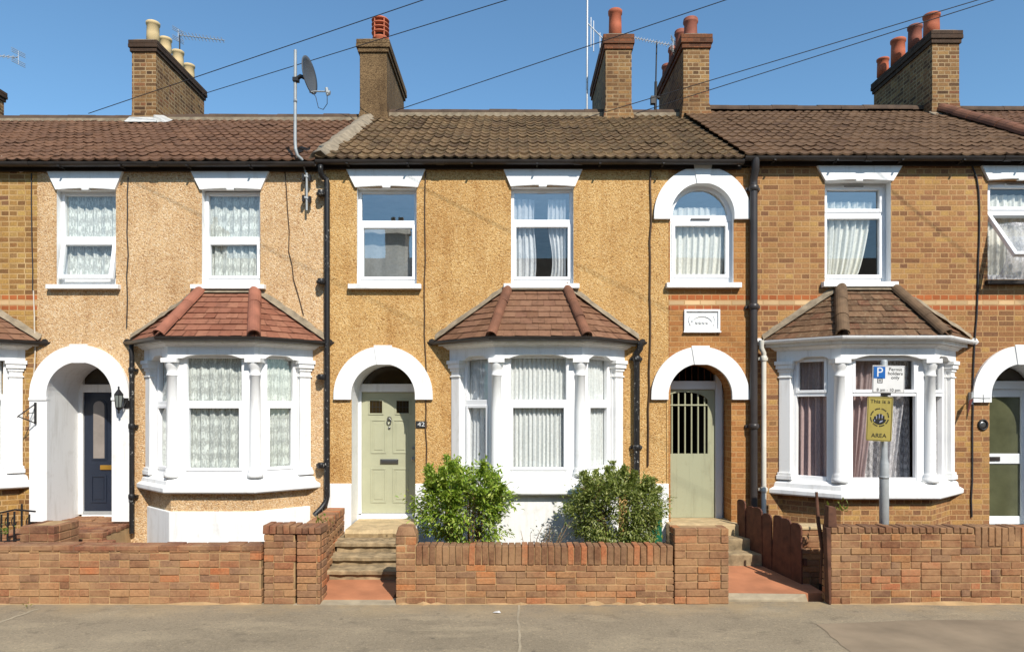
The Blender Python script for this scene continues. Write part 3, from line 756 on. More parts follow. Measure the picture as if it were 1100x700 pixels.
# ---- house 1 (far left)
w1 = MB(); facade(w1, rect(XB[0], XB[1]-.0, -.2, ZT[1]), [(rect(-9.3,-7.5,1.0,3.0), .3, 0)]); w1.build('wall', [m['stock1']], H1)
shell(H1, XB[0], XB[1], ZT[1], m['room'])
roofset(H1, XB[0], XB[1]-.0, ZE[1], ZR[1], m['tile1'], 5, .022, mort=True)
b1 = Bay(-8.3, 1.33, .62, .58)
ST = dict(b=.05)
bay(H1, b1, -.1, 1.28, 1.06, 2.87, 3.08, 2.34, m['stock1'], None, dict(o=.15, ze=3.15, zt=3.87, ht=.4, ncourse=8, mat=m['baytile3'], hipmat=m['hipbrown'], flashmat=m['cement'], seed=3), [ST]*3, [dict(mat=m['net'])]*3)

# ---- house 2
AX2, AS2, AR2 = X(87), Z(424), .467
holes = [(rect(X(61),X(124.5),Z(306),Z(204)), .3, 1), (rect(X(217),X(279.5),Z(306),Z(203)), .3, 1),
         (archpoly(AX2, AS2, AR2, .3), .72, 1), (rect(-5.1,-3.0,1.0,2.9), .3, 0)]
w2 = MB(); facade(w2, rect(XB[1], XB[2], -.2, ZT[2]), holes); w2.build('wall', [m['peb2'], m['white']], H2)
shell(H2, XB[1], XB[2], ZT[2], m['room'])
roofset(H2, XB[1], -2.77, ZE[2], ZR[2], m['tile1'], 8, .022, mort=True)
def lint(h, tl, tr, bl, br, pt, pb, k=.07): return lintel(h, X(tl), X(tr), X(bl), X(br), Z(pt), Z(pb), k)
for (a, b, tl, tr, bl, br, sl, sr, op) in ((61,124.5,52,133.5,61.5,125,53,130,.19),(217,279.5,206,290,216,281,207,286,0)):
    w_ = window(H2, I4, X(a), X(b), Z(304), Z(204), .1, Z(259), topsash=False, lowsash=True, open_low=op, b=.05, tb=.085)
    lint(w_, tl, tr, bl, br, 184.5, 204.5, .055); sill(w_, X(sl), X(sr), Z(305.5), .075)
    curtain(w_, I4, X(a)+.04, X(b)-.04, Z(302), Z(205), .185, m['lace'], folds=6, amp=.022, seed=int(a))
b2 = Bay(-4.06, 1.21, .585, .58)
st2 = [dict(b=.055, topsash=False, tb=.07)]*3
bay(H2, b2, .1, 1.26, 1.05, 2.87, 3.08, 2.225, m['peb2'], .80, dict(o=.13, ze=3.15, zt=3.86, ht=.385, ncourse=8, mat=m['baytile2'], hipmat=m['hipred'], flashmat=m['cement'], seed=4, hipr=.085), st2, [dict(mat=m['lace'], folds=6, amp=.02)]*3)
archband(H2, AX2, AS2, AR2, .71, 2.33, legs=.58)
def doorframe(h, xl, xr, y, zb, zt, ztop, mat, b=.07, name='door_frame'):
    mb = MB()
    mb.box(xl, xl+b, y-.03, y+.08, zb, ztop); mb.box(xr-b, xr, y-.03, y+.08, zb, ztop)
    mb.box(xl+b, xr-b, y-.045, y+.08, zt, zt+.12); mb.box(xl+b, xr-b, y-.06, y+.08, zb-.05, zb)
    return mb.build(name, mat, h, bevel=.006)
# navy door
dx0, dx1, dy = -6.55, -5.72, .72; zb, zt_ = .57, 2.44
fr = doorframe(H2, AX2-.49, AX2+.49, dy, zb, zt_, 2.95, m['white'], .09)
fl = MB(); fl.box(AX2-.4, AX2+.4, dy+.02, dy+.03, zt_+.12, 2.95); fl.build('fanlight', m['darkglass'], fr)
d = MB(); d.box(AX2-.395, AX2+.395, dy+.0, dy+.04, zb+.005, zt_-.004)
cxp = AX2-.16
d.prism(archpoly(cxp, 2.22, .115, 1.40), dy-.012, dy+.001)
for sx in (-.17, .17): 
    border(d, AX2+sx-.12, AX2+sx+.12, .75, 1.17, dy-.012, dy+.001, .025)
    d.box(AX2+sx-.08, AX2+sx+.08, dy-.008, dy+.001, .80, 1.12)
border(d, AX2+.05, AX2+.29, 1.42, 2.3, dy-.010, dy+.001, .022)
dr = d.build('front_door', m['navy'], H2, bevel=.004)
g = MB(); g.prism(archpoly(cxp, 2.22, .085, 1.43), dy-.018, dy-.011); g.build('pane', plain('frosted_glass', S(168,158,150,.6), .35, ns=5, var=.15, bump=.1), dr)
g = MB(); g.box(AX2-.14, AX2+.16, dy-.022, dy-.011, 1.255, 1.325); g.build('letterbox', m['brass'], dr, bevel=.004)
g = MB(); g.box(AX2-.39, AX2+.39, dy-.05, dy-.001, zb+.0, zb+.05); g.build('weather_bar', m['galv'], dr, bevel=.004)
text('38', .11, Matrix.Translation((AX2+.19, dy-.014, 2.16)), m['chrome'], dr, 'number')
# wall below the arch jamb trims
# ---- house 3
AX3, AS3, AR3 = X(412), Z(425), .455
GX, GS, GR = X(751.5), Z(425), .455
XP = X(718)                                            # pebbledash ends, brick begins
arw = archpoly(X(754), Z(231.5), .453, Z(305)) 
pebpoly = [(XB[2],-.2),(XP,-.2),(XP,ZT[3]),(XB[2],ZT[3])]
holes = [(rect(X(383.5),X(447.5),Z(306),Z(202)), .3, 1), (rect(X(549),X(616),Z(306),Z(201)), .3, 1), (archpoly(AX3, AS3, AR3, .3), .52, 1), (rect(-.75,1.45,1.0,2.9), .3, 1)]
w3 = MB(); facade(w3, pebpoly, holes); w3.build('wall', [m['peb3'], m['white']], H3)
w3b = MB(); facade(w3b, rect(XP+.002, XB[3], -.2, ZT[3]), [(archpoly(X(754), Z(231.5), .453, Z(305)), .3, 1), ([(XP+.03,.3),(GX+GR,.3)] + arcpts(GX,GS,GR,0,math.pi*.93,22) + [(XP+.03, GS+.15)], .40, 0)])
w3b.build('brick_wall', [m['stock2'], m['whiteclean']], H3)
# pebbledash returns over the left edge of the brick bay
pr = MB(); pr.prism([(XP-.01,-.1),(X(716)+.0,-.1),(X(716),2.33),(XP-.01,2.33)][::-1], -.012, -.002); pr.build('pebbledash_edge', m['peb3'], H3)
shell(H3, XB[2], 2.2, ZT[3], m['roomlight'])
shell(H3, 2.2, XB[3], ZT[3], m['room'])
roofset(H3, -2.77, 3.27, ZE[3], ZR[3], m['tile3'], 12, .026, mort=True)
v = MB(); r = random.Random(4)
N = 16; vs = []
for i in range(N+1):
    t = i/N; y = lerp(-.16, RIDGE_Y, t); z = lerp(ZE[3], ZR[3], t); w = .15+r.uniform(-.025,.03)
    vs += [(-2.74-w, y, z-.02), (-2.74-w*.6, y, z+.07+r.uniform(0,.02)), (-2.74+w*.3, y, z+.10+r.uniform(0,.02)), (-2.74+w, y, z+.02)]
v.add(vs, [(4*i+k,4*i+k+1,4*i+5+k,4*i+4+k) for i in range(N) for k in range(3)] + [(0,1,2,3)], 0, True)
v.build('verge_mortar', m['cement'], H3, recalc=False)
nocurt = None
w_ = window(H3, I4, X(383.5), X(447.5), Z(304.5), Z(202), .1, Z(241), lowsash=True, b=.045, tb=.08, glass=(m['glassrefl'], m['glassrefl']))
curtain(w_, I4, X(383.5)+.04, X(447.5)-.04, Z(303), Z(240), .3, m['panelift'], folds=2, amp=.012, seed=33)  # sheet added behind the glass to lift the pane's brightness, shaped like a curtain
lint(w_, 372, 457.5, 382, 449, 182, 202, .06); sill(w_, X(375), X(453), Z(305), .08)
w_ = window(H3, I4, X(549), X(616), Z(304.5), Z(201), .1, Z(240), lowsash=True, b=.045, tb=.08, glass=(m['glassrefl'], m['glass']))
lint(w_, 540, 626.5, 548.5, 617.5, 180.5, 201, .06); sill(w_, X(541), X(622), Z(304.5), .08)
for sd in (0, 1):
    xl, xr = X(549)+.04, X(616)-.04
    if sd == 0: curtain(w_, I4, xl, xr, Z(303), Z(210), .20, m['net3'], folds=4, amp=.03, nu=50, right=lambda t, a=xl, b=xr: lerp(a,b,.38+.02*math.sin(6*t)), seed=5)
    else: curtain(w_, I4, xl, xr, Z(303), Z(210), .205, m['net3'], folds=4, amp=.03, nu=50, left=lambda t, a=xl, b=xr: lerp(a,b,.62+.1*math.sin(5*t)*(1-t)), right=lambda t, a=xl, b=xr: lerp(a,b,.93), seed=6)
# arched window
ax, az = X(754), Z(231.5)
mb = MB(); n = 28; ro_, ri_ = .452, .40
mb.prism([(ax+ro_, az)] + arcpts(ax, az, ro_, 0, math.pi, n) + [(ax-ro_, az),(ax-ri_, az)] + arcpts(ax, az, ri_, math.pi, 0, n) + [(ax+ri_, az)], .1, .17)
mb.box(ax-.452, ax+.452, .092, .17, Z(236.5), Z(229.5))
border(mb, ax-.452, ax+.452, Z(304.5), Z(236.5)-.001, .1, .17, .05, .11)
border(mb, ax-.412, ax+.412, Z(297)-.0, Z(236.5)-.01, .082, .15, .048)
aw = mb.build('window', m['upvc'], H3, bevel=.006)
vt = MB(); vt.box(ax-.14, ax+.14, .074, .081, Z(234.5), Z(233.2)); vt.build('trickle_vent', m['black'], aw)
pn = MB(); pp = [(ax+ri_+.01, az+.03)] + arcpts(ax, az, ri_+.01, .08, math.pi-.08, n); pn.add([(x_, .14, z_) for x_, z_ in pp], [tuple(range(len(pp)))]); pn.build('pane', m['glassrefl'], aw, recalc=False)
pane(aw, I4, ax-.37, ax+.37, Z(293), Z(237), .125, m['glass'])
curtain(aw, I4, ax-.40, ax+.40, Z(298), Z(219), .205, m['net2'], folds=8, amp=.028, right=lambda t: ax+.33+.09*t**.6, seed=9)
archband(aw, ax, az, .453, .693, Z(236), name='window_arch')
sill(aw, X(715), X(795), Z(303.5), .085)
# middle bay
b3 = Bay(.36, 1.255, .59, .58)
st3 = [dict(b=.055, tb=.085)]*3
bay(H3, b3, -.1, 1.27, 1.03, 2.87, 3.08, 2.23, m['white'], None, dict(o=.135, ze=3.15, zt=3.90, ht=.42, ncourse=8, mat=m['baytile3'], hipmat=m['hipbrown'], flashmat=m['cement'], seed=7, hipr=.07), st3,
    [dict(mat=m['net3'], folds=7, amp=.02), dict(mat=m['net'], folds=13, amp=.022, nu=140), dict(mat=m['net'], folds=8, amp=.02)])
archband(H3, AX3, AS3, AR3, .707, 2.32)
archband(H3, GX, GS, GR, .70, 2.32)
for x0, x1 in ((XB[2]+.02, AX3-AR3), (AX3+AR3, -.95), (1.66, X(718))):
    p = MB(); p.box(x0, x1, -.03, .02, -.1, 1.12); p.build('plinth', m['white'], H3, bevel=.01)
# sage door
dy = .48; zb, zt_ = .62, 2.44
fr = doorframe(H3, AX3-.50, AX3+.50, dy, zb, zt_, 2.95, m['white'], .085)
fl = MB(); fl.box(AX3-.42, AX3+.42, dy+.02, dy+.03, zt_+.12, 2.95); fl.build('fanlight', m['darkglass'], fr)
st = MB(); st.box(AX3-.47, AX3+.47, dy-.13, dy-.03, zb-.12, zb-.012); st.build('threshold', m['white'], fr, bevel=.01)
lx0, lx1 = AX3-.413, AX3+.413
d = MB(); d.box(lx0, lx1, dy, dy+.045, zb+.006, zt_-.004)
mid = AX3-.06+.06
for (u0,u1,z0,z1) in ((-.28,-.05,1.52,2.03),(.05,.28,1.52,2.03),(-.28,-.05,.78,1.30),(.05,.28,.78,1.30)):
    for (q0,q1,r0,r1) in ((u0,u1,z1-.022,z1),(u0,u1,z0,z0+.022),(u0,u0+.022,z0+.022,z1-.022),(u1-.022,u1,z0+.022,z1-.022)):
        d.box(AX3+q0, AX3+q1, dy-.009, dy+.001, r0, r1)
    d.box(AX3+u0+.05, AX3+u1-.05, dy-.006, dy+.001, z0+.05, z1-.05)
for u in (-.20,.20): border(d, AX3+u-.115, AX3+u+.115, 2.10, 2.33, dy-.012, dy+.001, .022)
dr = d.build('front_door', m['sage'], H3, bevel=.004)
for u in (-.20,.20):
    g = MB(); g.box(AX3+u-.093, AX3+u+.093, dy-.006, dy-.002, 2.122, 2.308); g.build('pane', m['darkglass'], dr)
    l_ = MB()
    for k in (-.05,0,.05): l_.box(AX3+u+k-.003, AX3+u+k+.003, dy-.010, dy-.006, 2.13, 2.30)
    l_.box(AX3+u-.09, AX3+u+.09, dy-.0095, dy-.006, 2.21, 2.218); l_.build('leading', m['iron'], dr)
g = MB(); g.box(AX3-.135, AX3+.135, dy-.02, dy-.001, 1.365, 1.435); g.box(AX3-.11, AX3+.11, dy-.026, dy-.019, 1.38, 1.42); g.build('letterbox', m['chrome'], dr, bevel=.004)
g = MB(); g.lathe([(.03,0),(.035,-.01),(.02,-.02),(.012,-.035)], (AX3, dy, 2.04), 12, axis='y'); g.tube([(AX3+.03*math.cos(a), dy-.025, 2.0+.04*math.sin(a)) for a in [i*math.pi/6 for i in range(13)]], .008); g.build('knocker', m['chrome'], dr)
g = MB(); g.lathe([(.02,0),(.02,-.012),(.006,-.014)], (AX3, dy, 1.90), 10, axis='y'); g.build('door_viewer', m['chrome'], dr)
g = MB(); g.lathe([(.022,0),(.02,-.02),(.034,-.04),(.03,-.065),(.01,-.07)], (AX3+.36, dy, 1.44), 14, axis='y'); g.lathe([(.025,0),(.022,-.012),(.005,-.013)], (AX3+.36, dy, 1.60), 12, axis='y'); g.build('handle', m['chrome'], dr)
# alley gate
gy = .34; zb = .58
mb = MB()
gx1 = X(768, 10.34); gx0 = gx1-.86
mb.box(gx1+.002, gx1+.10, gy-.02, gy+.09, zb-.1, 2.95); mb.box(gx1+.10, GX+GR+.02, gy+.04, gy+.10, zb-.1, 2.95)
mb.box(gx0-.1, gx0-.002, gy-.02, gy+.09, zb-.1, 2.95); mb.box(gx0, gx1, gy-.025, gy+.08, Z(418,10.34), Z(409,10.34))
gf = mb.build('gate_frame', m['greyupvc'], H3, bevel=.006)
bars = MB()
for i in range(9):
    xx = gx0+.06+i*.093; bars.tube([(xx, gy+.03, 2.6),(xx, gy+.03, 2.95)], .008)
bars.build('fanlight_bars', m['post'], gf)
cx_ = (gx0+gx1)/2-.01; ro_, zs, zbv = .335, Z(431,10.34), Z(487,10.34)
gt = MB(); outer = rect(gx0+.004, gx1-.004, zb, Z(418.5,10.34)); hole = archpoly(cx_, zs, ro_, zbv, .14)
facade(gt, outer, [(hole, .045, 0)], gy, gy+.045)
for i in range(4): gt.box(gx0+.1+i*.19, gx0+.104+i*.19, gy-.0015, gy+.001, zb+.05, zbv-.03)
ga = gt.build('alley_gate', m['sage2'], H3, bevel=.004)
gb = MB()
for i in range(7):
    xx = cx_-.29+i*.0967; gb.tube([(xx, gy+.02, zbv-.005),(xx, gy+.02, zs+.14*math.sqrt(max(0,1-((xx-cx_)/.335)**2))-.004)], .013)
gb.box(cx_-.335, cx_+.335, gy+.0, gy+.035, Z(435.5,10.34), Z(434,10.34)); gb.build('bars', m['sage2'], ga)
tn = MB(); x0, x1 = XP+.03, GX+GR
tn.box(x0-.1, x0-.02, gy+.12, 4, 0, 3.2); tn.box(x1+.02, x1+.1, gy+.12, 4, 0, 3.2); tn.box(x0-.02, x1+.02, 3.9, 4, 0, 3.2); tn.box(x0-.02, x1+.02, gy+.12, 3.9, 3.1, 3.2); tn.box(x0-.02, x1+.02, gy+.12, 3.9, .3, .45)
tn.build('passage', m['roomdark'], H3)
# date stone
ds = MB(); dx0_, dx1_, dz0, dz1 = X(734.5), X(773), Z(355.5), Z(332.5); cxs = (dx0_+dx1_)/2; czs = (dz0+dz1)/2
border(ds, dx0_, dx1_, dz0, dz1, -.035, .01, .03); ds.box(dx0_+.03, dx1_-.03, -.012, .01, dz0+.03, dz1-.03)
ds.tube([(cxs+.15*math.cos(a), -.014, czs-.05+.11*math.sin(a)) for a in [math.pi*.1+i*math.pi*.8/14 for i in range(15)]], .012)
for i in range(4): ds.lathe([(.022,0),(.02,-.012),(.006,-.016)], (cxs-.075+i*.05, -.012, czs-.03), 10, axis='y')
for sx in (-1,1): ds.tube([(cxs+sx*.17, -.014, czs+.06),(cxs+sx*.19,-.014,czs),(cxs+sx*.165,-.014,czs-.07)], .011)
ds.box(dx0_-.01, dx1_+.01, -.05, .01, dz0-.025, dz0-.002); ds.build('date_stone', m['white'], H3, bevel=.004)
# house number plate
hn = MB(); hn.box(X(446.8), X(458.5), -.018, .004, Z(459.3), Z(452)); hnp = hn.build('number_plate', m['ink'], H3, bevel=.003)
text('42', .085, Matrix.Translation((X(452.6), -.019, Z(455.6))), m['signwhite'], hnp, 'number', sx=1.25)
# ---- house 4
AX4, AS4, AR4 = X(1097), Z(425), .455
holes = [(rect(X(886),X(957),Z(306),Z(194)), .3, 1), (rect(X(1061),X(1130),Z(300),Z(193)), .3, 0), (archpoly(AX4, AS4, AR4, .3), .45, 1), (rect(4.0,6.1,1.0,2.9), .3, 1)]
w4 = MB(); facade(w4, rect(XB[3]+.002, XB[4], -.2, ZT[4]), holes); w4.build('wall', [m['stock'], m['whiteclean']], H4)
shell(H4, XB[3], XB[4], ZT[4], m['room'])
roofset(H4, 3.275, 8.17, ZE[4], ZR[4], m['tile4'], 21, .021)
hb = MB(); halfround(hb, (8.2,-.15,ZE[4]+.03), (8.2,RIDGE_Y-.1,ZR[4]+.03), .11, .42, random.Random(3)); hb.build('verge', m['hipbrown'], H4)
w_ = window(H4, I4, X(886), X(957), Z(303), Z(194), .15, Z(229.5), topsash=True, lowsash=True, tb=.07, vent=True, b=.055, sb=.05, glass=(m['glassrefl'], m['glass']))
lint(w_, 876, 968.5, 885.5, 958, 178, 195, .05); sill(w_, X(882), X(962), Z(302.5), .085)
curtain(w_, I4, X(886)+.05, X(957)-.05, Z(301), Z(212), .245, m['net2'], folds=7, amp=.04, right=lambda t: lerp(X(886)+.5, X(957)-.12, t**.55), seed=14)
w_ = window(H4, I4, X(1061), X(1130), Z(301), Z(193), .1, Z(229), topsash=True, lowsash=False, open_low=.67, tb=.08, vent=True, b=.055, sb=.05)
lint(w_, 1051.5, 1141, 1060.5, 1131, 176.5, 194, .05)
curtain(w_, I4, X(1061)+.04, X(1130)-.04, Z(301), Z(205), .2, m['net2'], folds=7, amp=.03, seed=15)
# net blown out under the open sash
cb = MB(); n1, n2 = 40, 12; vs = []
for j in range(n2+1):
    t = j/n2; z = lerp(Z(301), Z(240), t)
    for i in range(n1+1):
        s = i/n1; x = lerp(X(1061)+.02+.06*math.sin(3*t), X(1128), s)
        y = -.02-.32*math.sin(math.pi*min(1, t*.8+.12))*(1-t*.75) - .05*math.sin(9*s+3*t) - .03*math.sin(23*s)
        vs.append((x, y, z))
cb.add(vs, [(j*(n1+1)+i, j*(n1+1)+i+1, (j+1)*(n1+1)+i+1, (j+1)*(n1+1)+i) for j in range(n2) for i in range(n1)], 0, True)
cb.build('blown_curtain', m['greycloth'], w_, recalc=False)
sl = MB(); sl.box(X(1058), X(1134), -.07, .1, Z(306), Z(301.5)); sl.build('sill', m['fascia'], w_, bevel=.006)
b4 = Bay(5.075, 1.285, .635, .58)
bay(H4, b4, -.1, 1.19, .97, 2.86, 3.06, 2.36, m['stock'], None, dict(o=.14, ze=3.16, zt=3.90, ht=.385, ncourse=8, mat=m['baytile4'], hipmat=m['hipgrey'], flashmat=m['cement'], seed=9, hipr=.085),
    [dict(b=.05, topsash=True, tb=.06, lowsash=False, sub=.03)]*3, [dict(mat=m['pink'], folds=4, amp=.03), None, dict(mat=m['greycloth'], folds=4)], gutm=m['white'])
bw = [o for o in H4.children_recursive if o.name.startswith('bay_window')][0]
fwin = [o for o in bw.children if o.name.startswith('window')][1]
M, L = b4.faces[1]
curtain(fwin, M, .16, 1.12, 1.2, 2.9, .36, m['greycloth'], folds=9, amp=.02, nu=90, seed=22)
curtain(fwin, M, .2, .62, 1.2, 2.9, .27, m['pink'], folds=4, amp=.04, nu=50, right=lambda t: lerp(.42,.66,t), seed=20)
curtain(fwin, M, .6, 1.1, 1.2, 2.9, .25, m['greycloth'], folds=3, amp=.03, nu=50, left=lambda t: lerp(.66,.72,t), right=lambda t: lerp(.86,1.08,t), seed=21)
lw = [o for o in bw.children if o.name.startswith('window')][0]
pl = MB(b4.faces[0][0]); pl.add([(.26,.139,2.44),(.66,.139,2.44),(.66,.139,2.86),(.26,.139,2.86)], [(0,1,2,3)])
archband(H4, AX4, AS4, AR4, .715, 2.28)
dy = .42; zb = .46
fr = doorframe(H4, AX4-.48, AX4+.48, dy, zb, 2.48, 2.95, m['greyupvc'], .07)
fl = MB(); fl.box(AX4-.41, AX4+.41, dy+.02, dy+.03, 2.60, 2.95); fl.build('fanlight', m['darkglass'], fr)
d = MB(); border(d, AX4-.405, AX4+.405, zb+.01, 2.475, dy-.01, dy+.05, .11, .12); d.box(AX4-.295, AX4+.295, dy-.008, dy+.05, 1.37, 1.52)
dr = d.build('front_door', m['greyupvc'], H4, bevel=.006)
for z0, z1 in ((.58,1.37),(1.52,2.365)):
    g = MB(); g.box(AX4-.295, AX4+.295, dy+.012, dy+.024, z0, z1); g.build('pane', m['obscure'], dr)
g = MB(); g.box(AX4-.27, AX4-.02, dy-.02, dy-.007, 1.41, 1.475); g.build('letterbox', m['black'], dr, bevel=.004)
st = MB(); st.box(AX4-.47, AX4+.47, dy-.25, dy-.03, zb-.13, zb-.01); st.build('threshold', m['white'], fr, bevel=.01)
# ---- house 5
w5 = MB(); facade(w5, rect(XB[4]+.002, XB[5], -.2, ZT[5]), [(rect(9.6,10.5,4.0,5.2),.3,0),(rect(9.2,11.6,1.0,2.9),.3,0)]); w5.build('wall', [m['stock']], H5)
window(H5, I4, 9.6, 10.5, 4.0, 5.2, .1, 4.6); window(H5, I4, 9.2, 11.6, 1.0, 2.9, .1, 2.3)
shell(H5, XB[4], XB[5], ZT[5], m['room'])
roofset(H5, 8.25, XB[5], ZE[5], ZR[5], m['tile1'], 31, .024)

# ------------------------------------------------------------------ chimneys
CP, TP, RP = m['creampot'], m['terracotta'], m['terracotta2']
chimney(H1, -11.43, .46, 13.3, 15.4, 9.15, 7.75, m['chim'], m['chimdark'], [(.1,.12,.42,CP,'plain',0),(.9,.12,.42,CP,'plain',0)], cap=(.22,.05))
c1 = chimney(H2, X(154.4,13.3), .46, 13.3, 15.4, 9.19, 7.72, m['chim'], m['chimdark'], [(.04,.12,.46,CP,'plain',.04),(.34,.115,.42,CP,'plain',.03),(.66,.115,.44,CP,'plain',.02),(.98,.115,.42,CP,'plain',.0)], cap=(.22,.05), splay=.02)
f = MB(); x0, x1 = X(141,13.3)-.03, X(167,13.3)+.03; r = random.Random(2)
def roofz(y, k): return lerp(ZE[k], ZR[k], (y+.12)/(RIDGE_Y+.12))
f.hexa([(x0-.0,3.17,roofz(3.17,2)+.045),(x1+.05,3.17,roofz(3.17,2)+.045),(x1+.02,3.34,roofz(3.3,2)+.05),(x0-.02,3.34,roofz(3.3,2)+.05),(x0-.04,3.17,roofz(3.17,2)+.06),(x1+.04,3.17,roofz(3.17,2)+.06),(x1,3.285,roofz(3.28,2)+.13),(x0,3.285,roofz(3.28,2)+.13)])
for i in range(5):
    y = 3.24+i*.12; z = min(roofz(min(y,RIDGE_Y),2), 7.82)
    f.hexa([(x1-.04,y,z+.02),(x1+.22,y,z+.03),(x1+.2,y+.13,z+.10),(x1-.04,y+.13,z+.09),(x1-.04,y,z+.17-i*.02),(x1-.016,y,z+.17-i*.02),(x1-.016,y+.125,z+.22-i*.02),(x1-.04,y+.125,z+.22-i*.02)])
f.build('flashing', m['lead'], c1, bevel=.008)
c2 = chimney(H3, X(401,13.3), .52, 13.3, 15.4, 9.20, 7.75, m['render'], m['render'], [(.12,.155,.58,TP,'cowl',.06),(.8,.12,.16,TP,'plain',.06)], cap=(.24,.06), splay=.07)
c3 = chimney(H3, X(664.5,13.3), .50, 13.3, 15.5, 9.30, 7.85, m['chim'], m['chimred'], [(.06,.128,.60,TP,'plain',-.02),(.42,.11,.30,RP,'plain',-.08),(.75,.11,.3,RP,'plain',0)], cap=(.28,.05), splay=.08)
c4 = chimney(H3, X(748,13.3), .50, 13.3, 15.5, 9.30, 7.90, m['chim'], m['chimred'], [(.04,.128,.42,RP,'roll',-.04),(.3,.12,.44,RP,'roll',-.11),(.62,.12,.40,RP,'roll',-.11),(.92,.12,.3,RP,'roll',-.13)], cap=(.26,.055), splay=.07)
c5 = chimney(H4, X(1016,13.3), .52, 13.3, 15.45, 9.37, 7.95, m['chim'], m['chimdark'], [(.05,.145,.44,TP,'plain',-.1),(.34,.13,.50,RP,'plain',-.13),(.66,.14,.52,TP,'plain',-.16),(.96,.12,.38,TP,'plain',-.2)], cap=(.24,.05), splay=.04)
f = MB(); y0 = 3.08; z0 = roofz(y0,4); x0, x1 = X(1002,13.3)-.06, X(1031,13.3)+.16
f.hexa([(x0,y0,z0+.03),(x1,y0,z0+.03),(x1,3.34,z0+.1),(x0,3.34,z0+.1),(x0,y0+.1,z0+.10),(x1-.05,y0+.1,z0+.08),(x1,3.34,z0+.22),(x0,3.34,z0+.22)]); f.build('flashing', m['cement'], c5, bevel=.02)

# ------------------------------------------------------------------ downpipes
def pipe(h, pts, r, mat, collars=(), name='downpipe'):
    mb = MB(); mb.tube(pts, r, 12)
    for i, z in enumerate(collars):
        x = pts[-2][0] if len(pts) > 2 else pts[0][0]; y = pts[-2][1] if len(pts) > 2 else pts[0][1]
        mb.lathe([(r*1.1,0),(r*1.32,.01),(r*1.32,.07),(r*1.1,.08)], (x,y,z), 14); mb.box(x-r*1.9, x+r*1.9, y+r*.6, .004, z+.02, z+.06)
    return mb.build(name, mat, h)
xp = X(351.5, 9.94)
pipe(H3, [(X(345,9.88),-.15,5.62),(X(345,9.88),-.15,5.53),(X(346,9.9),-.1,5.49),(xp-.01,-.07,5.45),(xp,-.065,5.38),(xp,-.065,.95),(xp-.02,-.07,.86),(xp-.07,-.12,.78),(xp-.14,-.2,.70)], .04, m['blackpipe'], (5.2,3.95,2.6,1.35))
xq = X(809.5, 9.93)
pipe(H3, [(xq,-.155,5.72),(xq,-.145,5.55),(xq,-.075,5.46),(xq,-.07,5.38),(xq,-.07,.45)], .055, m['greypipe'], (5.28,3.6,1.9))
xq = X(684, 9.93)
pipe(H3, [(X(688,9.9),-.1,3.13),(X(687.5,9.9),-.1,3.04),(xq,-.075,2.98),(xq,-.065,2.92),(xq,-.065,.3)], .045, m['blackpipe'], (2.86,1.6))
xq = X(141.5, 9.93)
pipe(H2, [(X(139.5,9.9),-.06,3.13),(X(139.5,9.9),-.07,3.02),(xq,-.07,2.95),(xq,-.07,2.88),(xq,-.07,.42)], .033, m['blackpipe'], (2.7,1.9,.9))
xq = X(820.5, 9.93)
pipe(H4, [(X(818,9.9),-.1,3.16),(X(818,9.9),-.1,3.05),(xq,-.07,2.98),(xq,-.07,2.9),(xq,-.07,.35)], .035, m['creampipe'], (2.86,1.0))
# ------------------------------------------------------------------ cables clipped to the fronts
def cable(label, pts, mat, r=.009, group='cables clipped down the house fronts'):
    rr = random.Random(len(label)); P = []
    pts = [Vector((X(a,9.985), -.015, Z(b,9.985))) for a, b in pts]
    for a, b in zip(pts, pts[1:]):
        n = max(2, int((b-a).length/.25))
        for i in range(n): P.append(a.lerp(b, i/n) + Vector((rr.uniform(-.012,.012), 0, 0)))
    P.append(pts[-1]); mb = MB(); mb.tube(P, r, 6); o = mb.build('cable', mat)
    return tag(o, label, 'cable', group)
cable('thin dark cable between the two windows of the pink pebbledashed front', [(137,190),(137,250),(136.5,320),(136,352)], m['cable'], .008)
cable('thin cable right of the upper window above the sage door', [(456.5,184),(456,300),(457,400),(458,520)], m['browncable'])
cable('thick brown cable down the joint left of the arched window', [(699,178),(698.5,300),(697,420),(696,500)], m['browncable'], .014)
cable('wavy thin cable beside the dish bracket down to the red bay roof', [(306,182),(309,225),(311,270),(315,300),(326,338)], m['browncable'], .007)
cable('pale cable down the left joint of the pink pebbledashed front', [(36,312),(36.5,340),(38,360),(37,395),(35,420)], m['whitecable'], .009)
cable('dark cable beside the yellow brick at the far left front', [(33,186),(34,240),(35,312)], m['cable'], .008)
cable('dark cable down the brick right of the parking sign bay', [(1045,178),(1052,205),(1051,300),(1047,362),(1045,420),(1044,555)], m['cable'], .011)
cable('pale cable looping under the gutter at the far left', [(2,168),(9,177),(22,185),(40,181),(52,176)], m['whitecable'], .008)
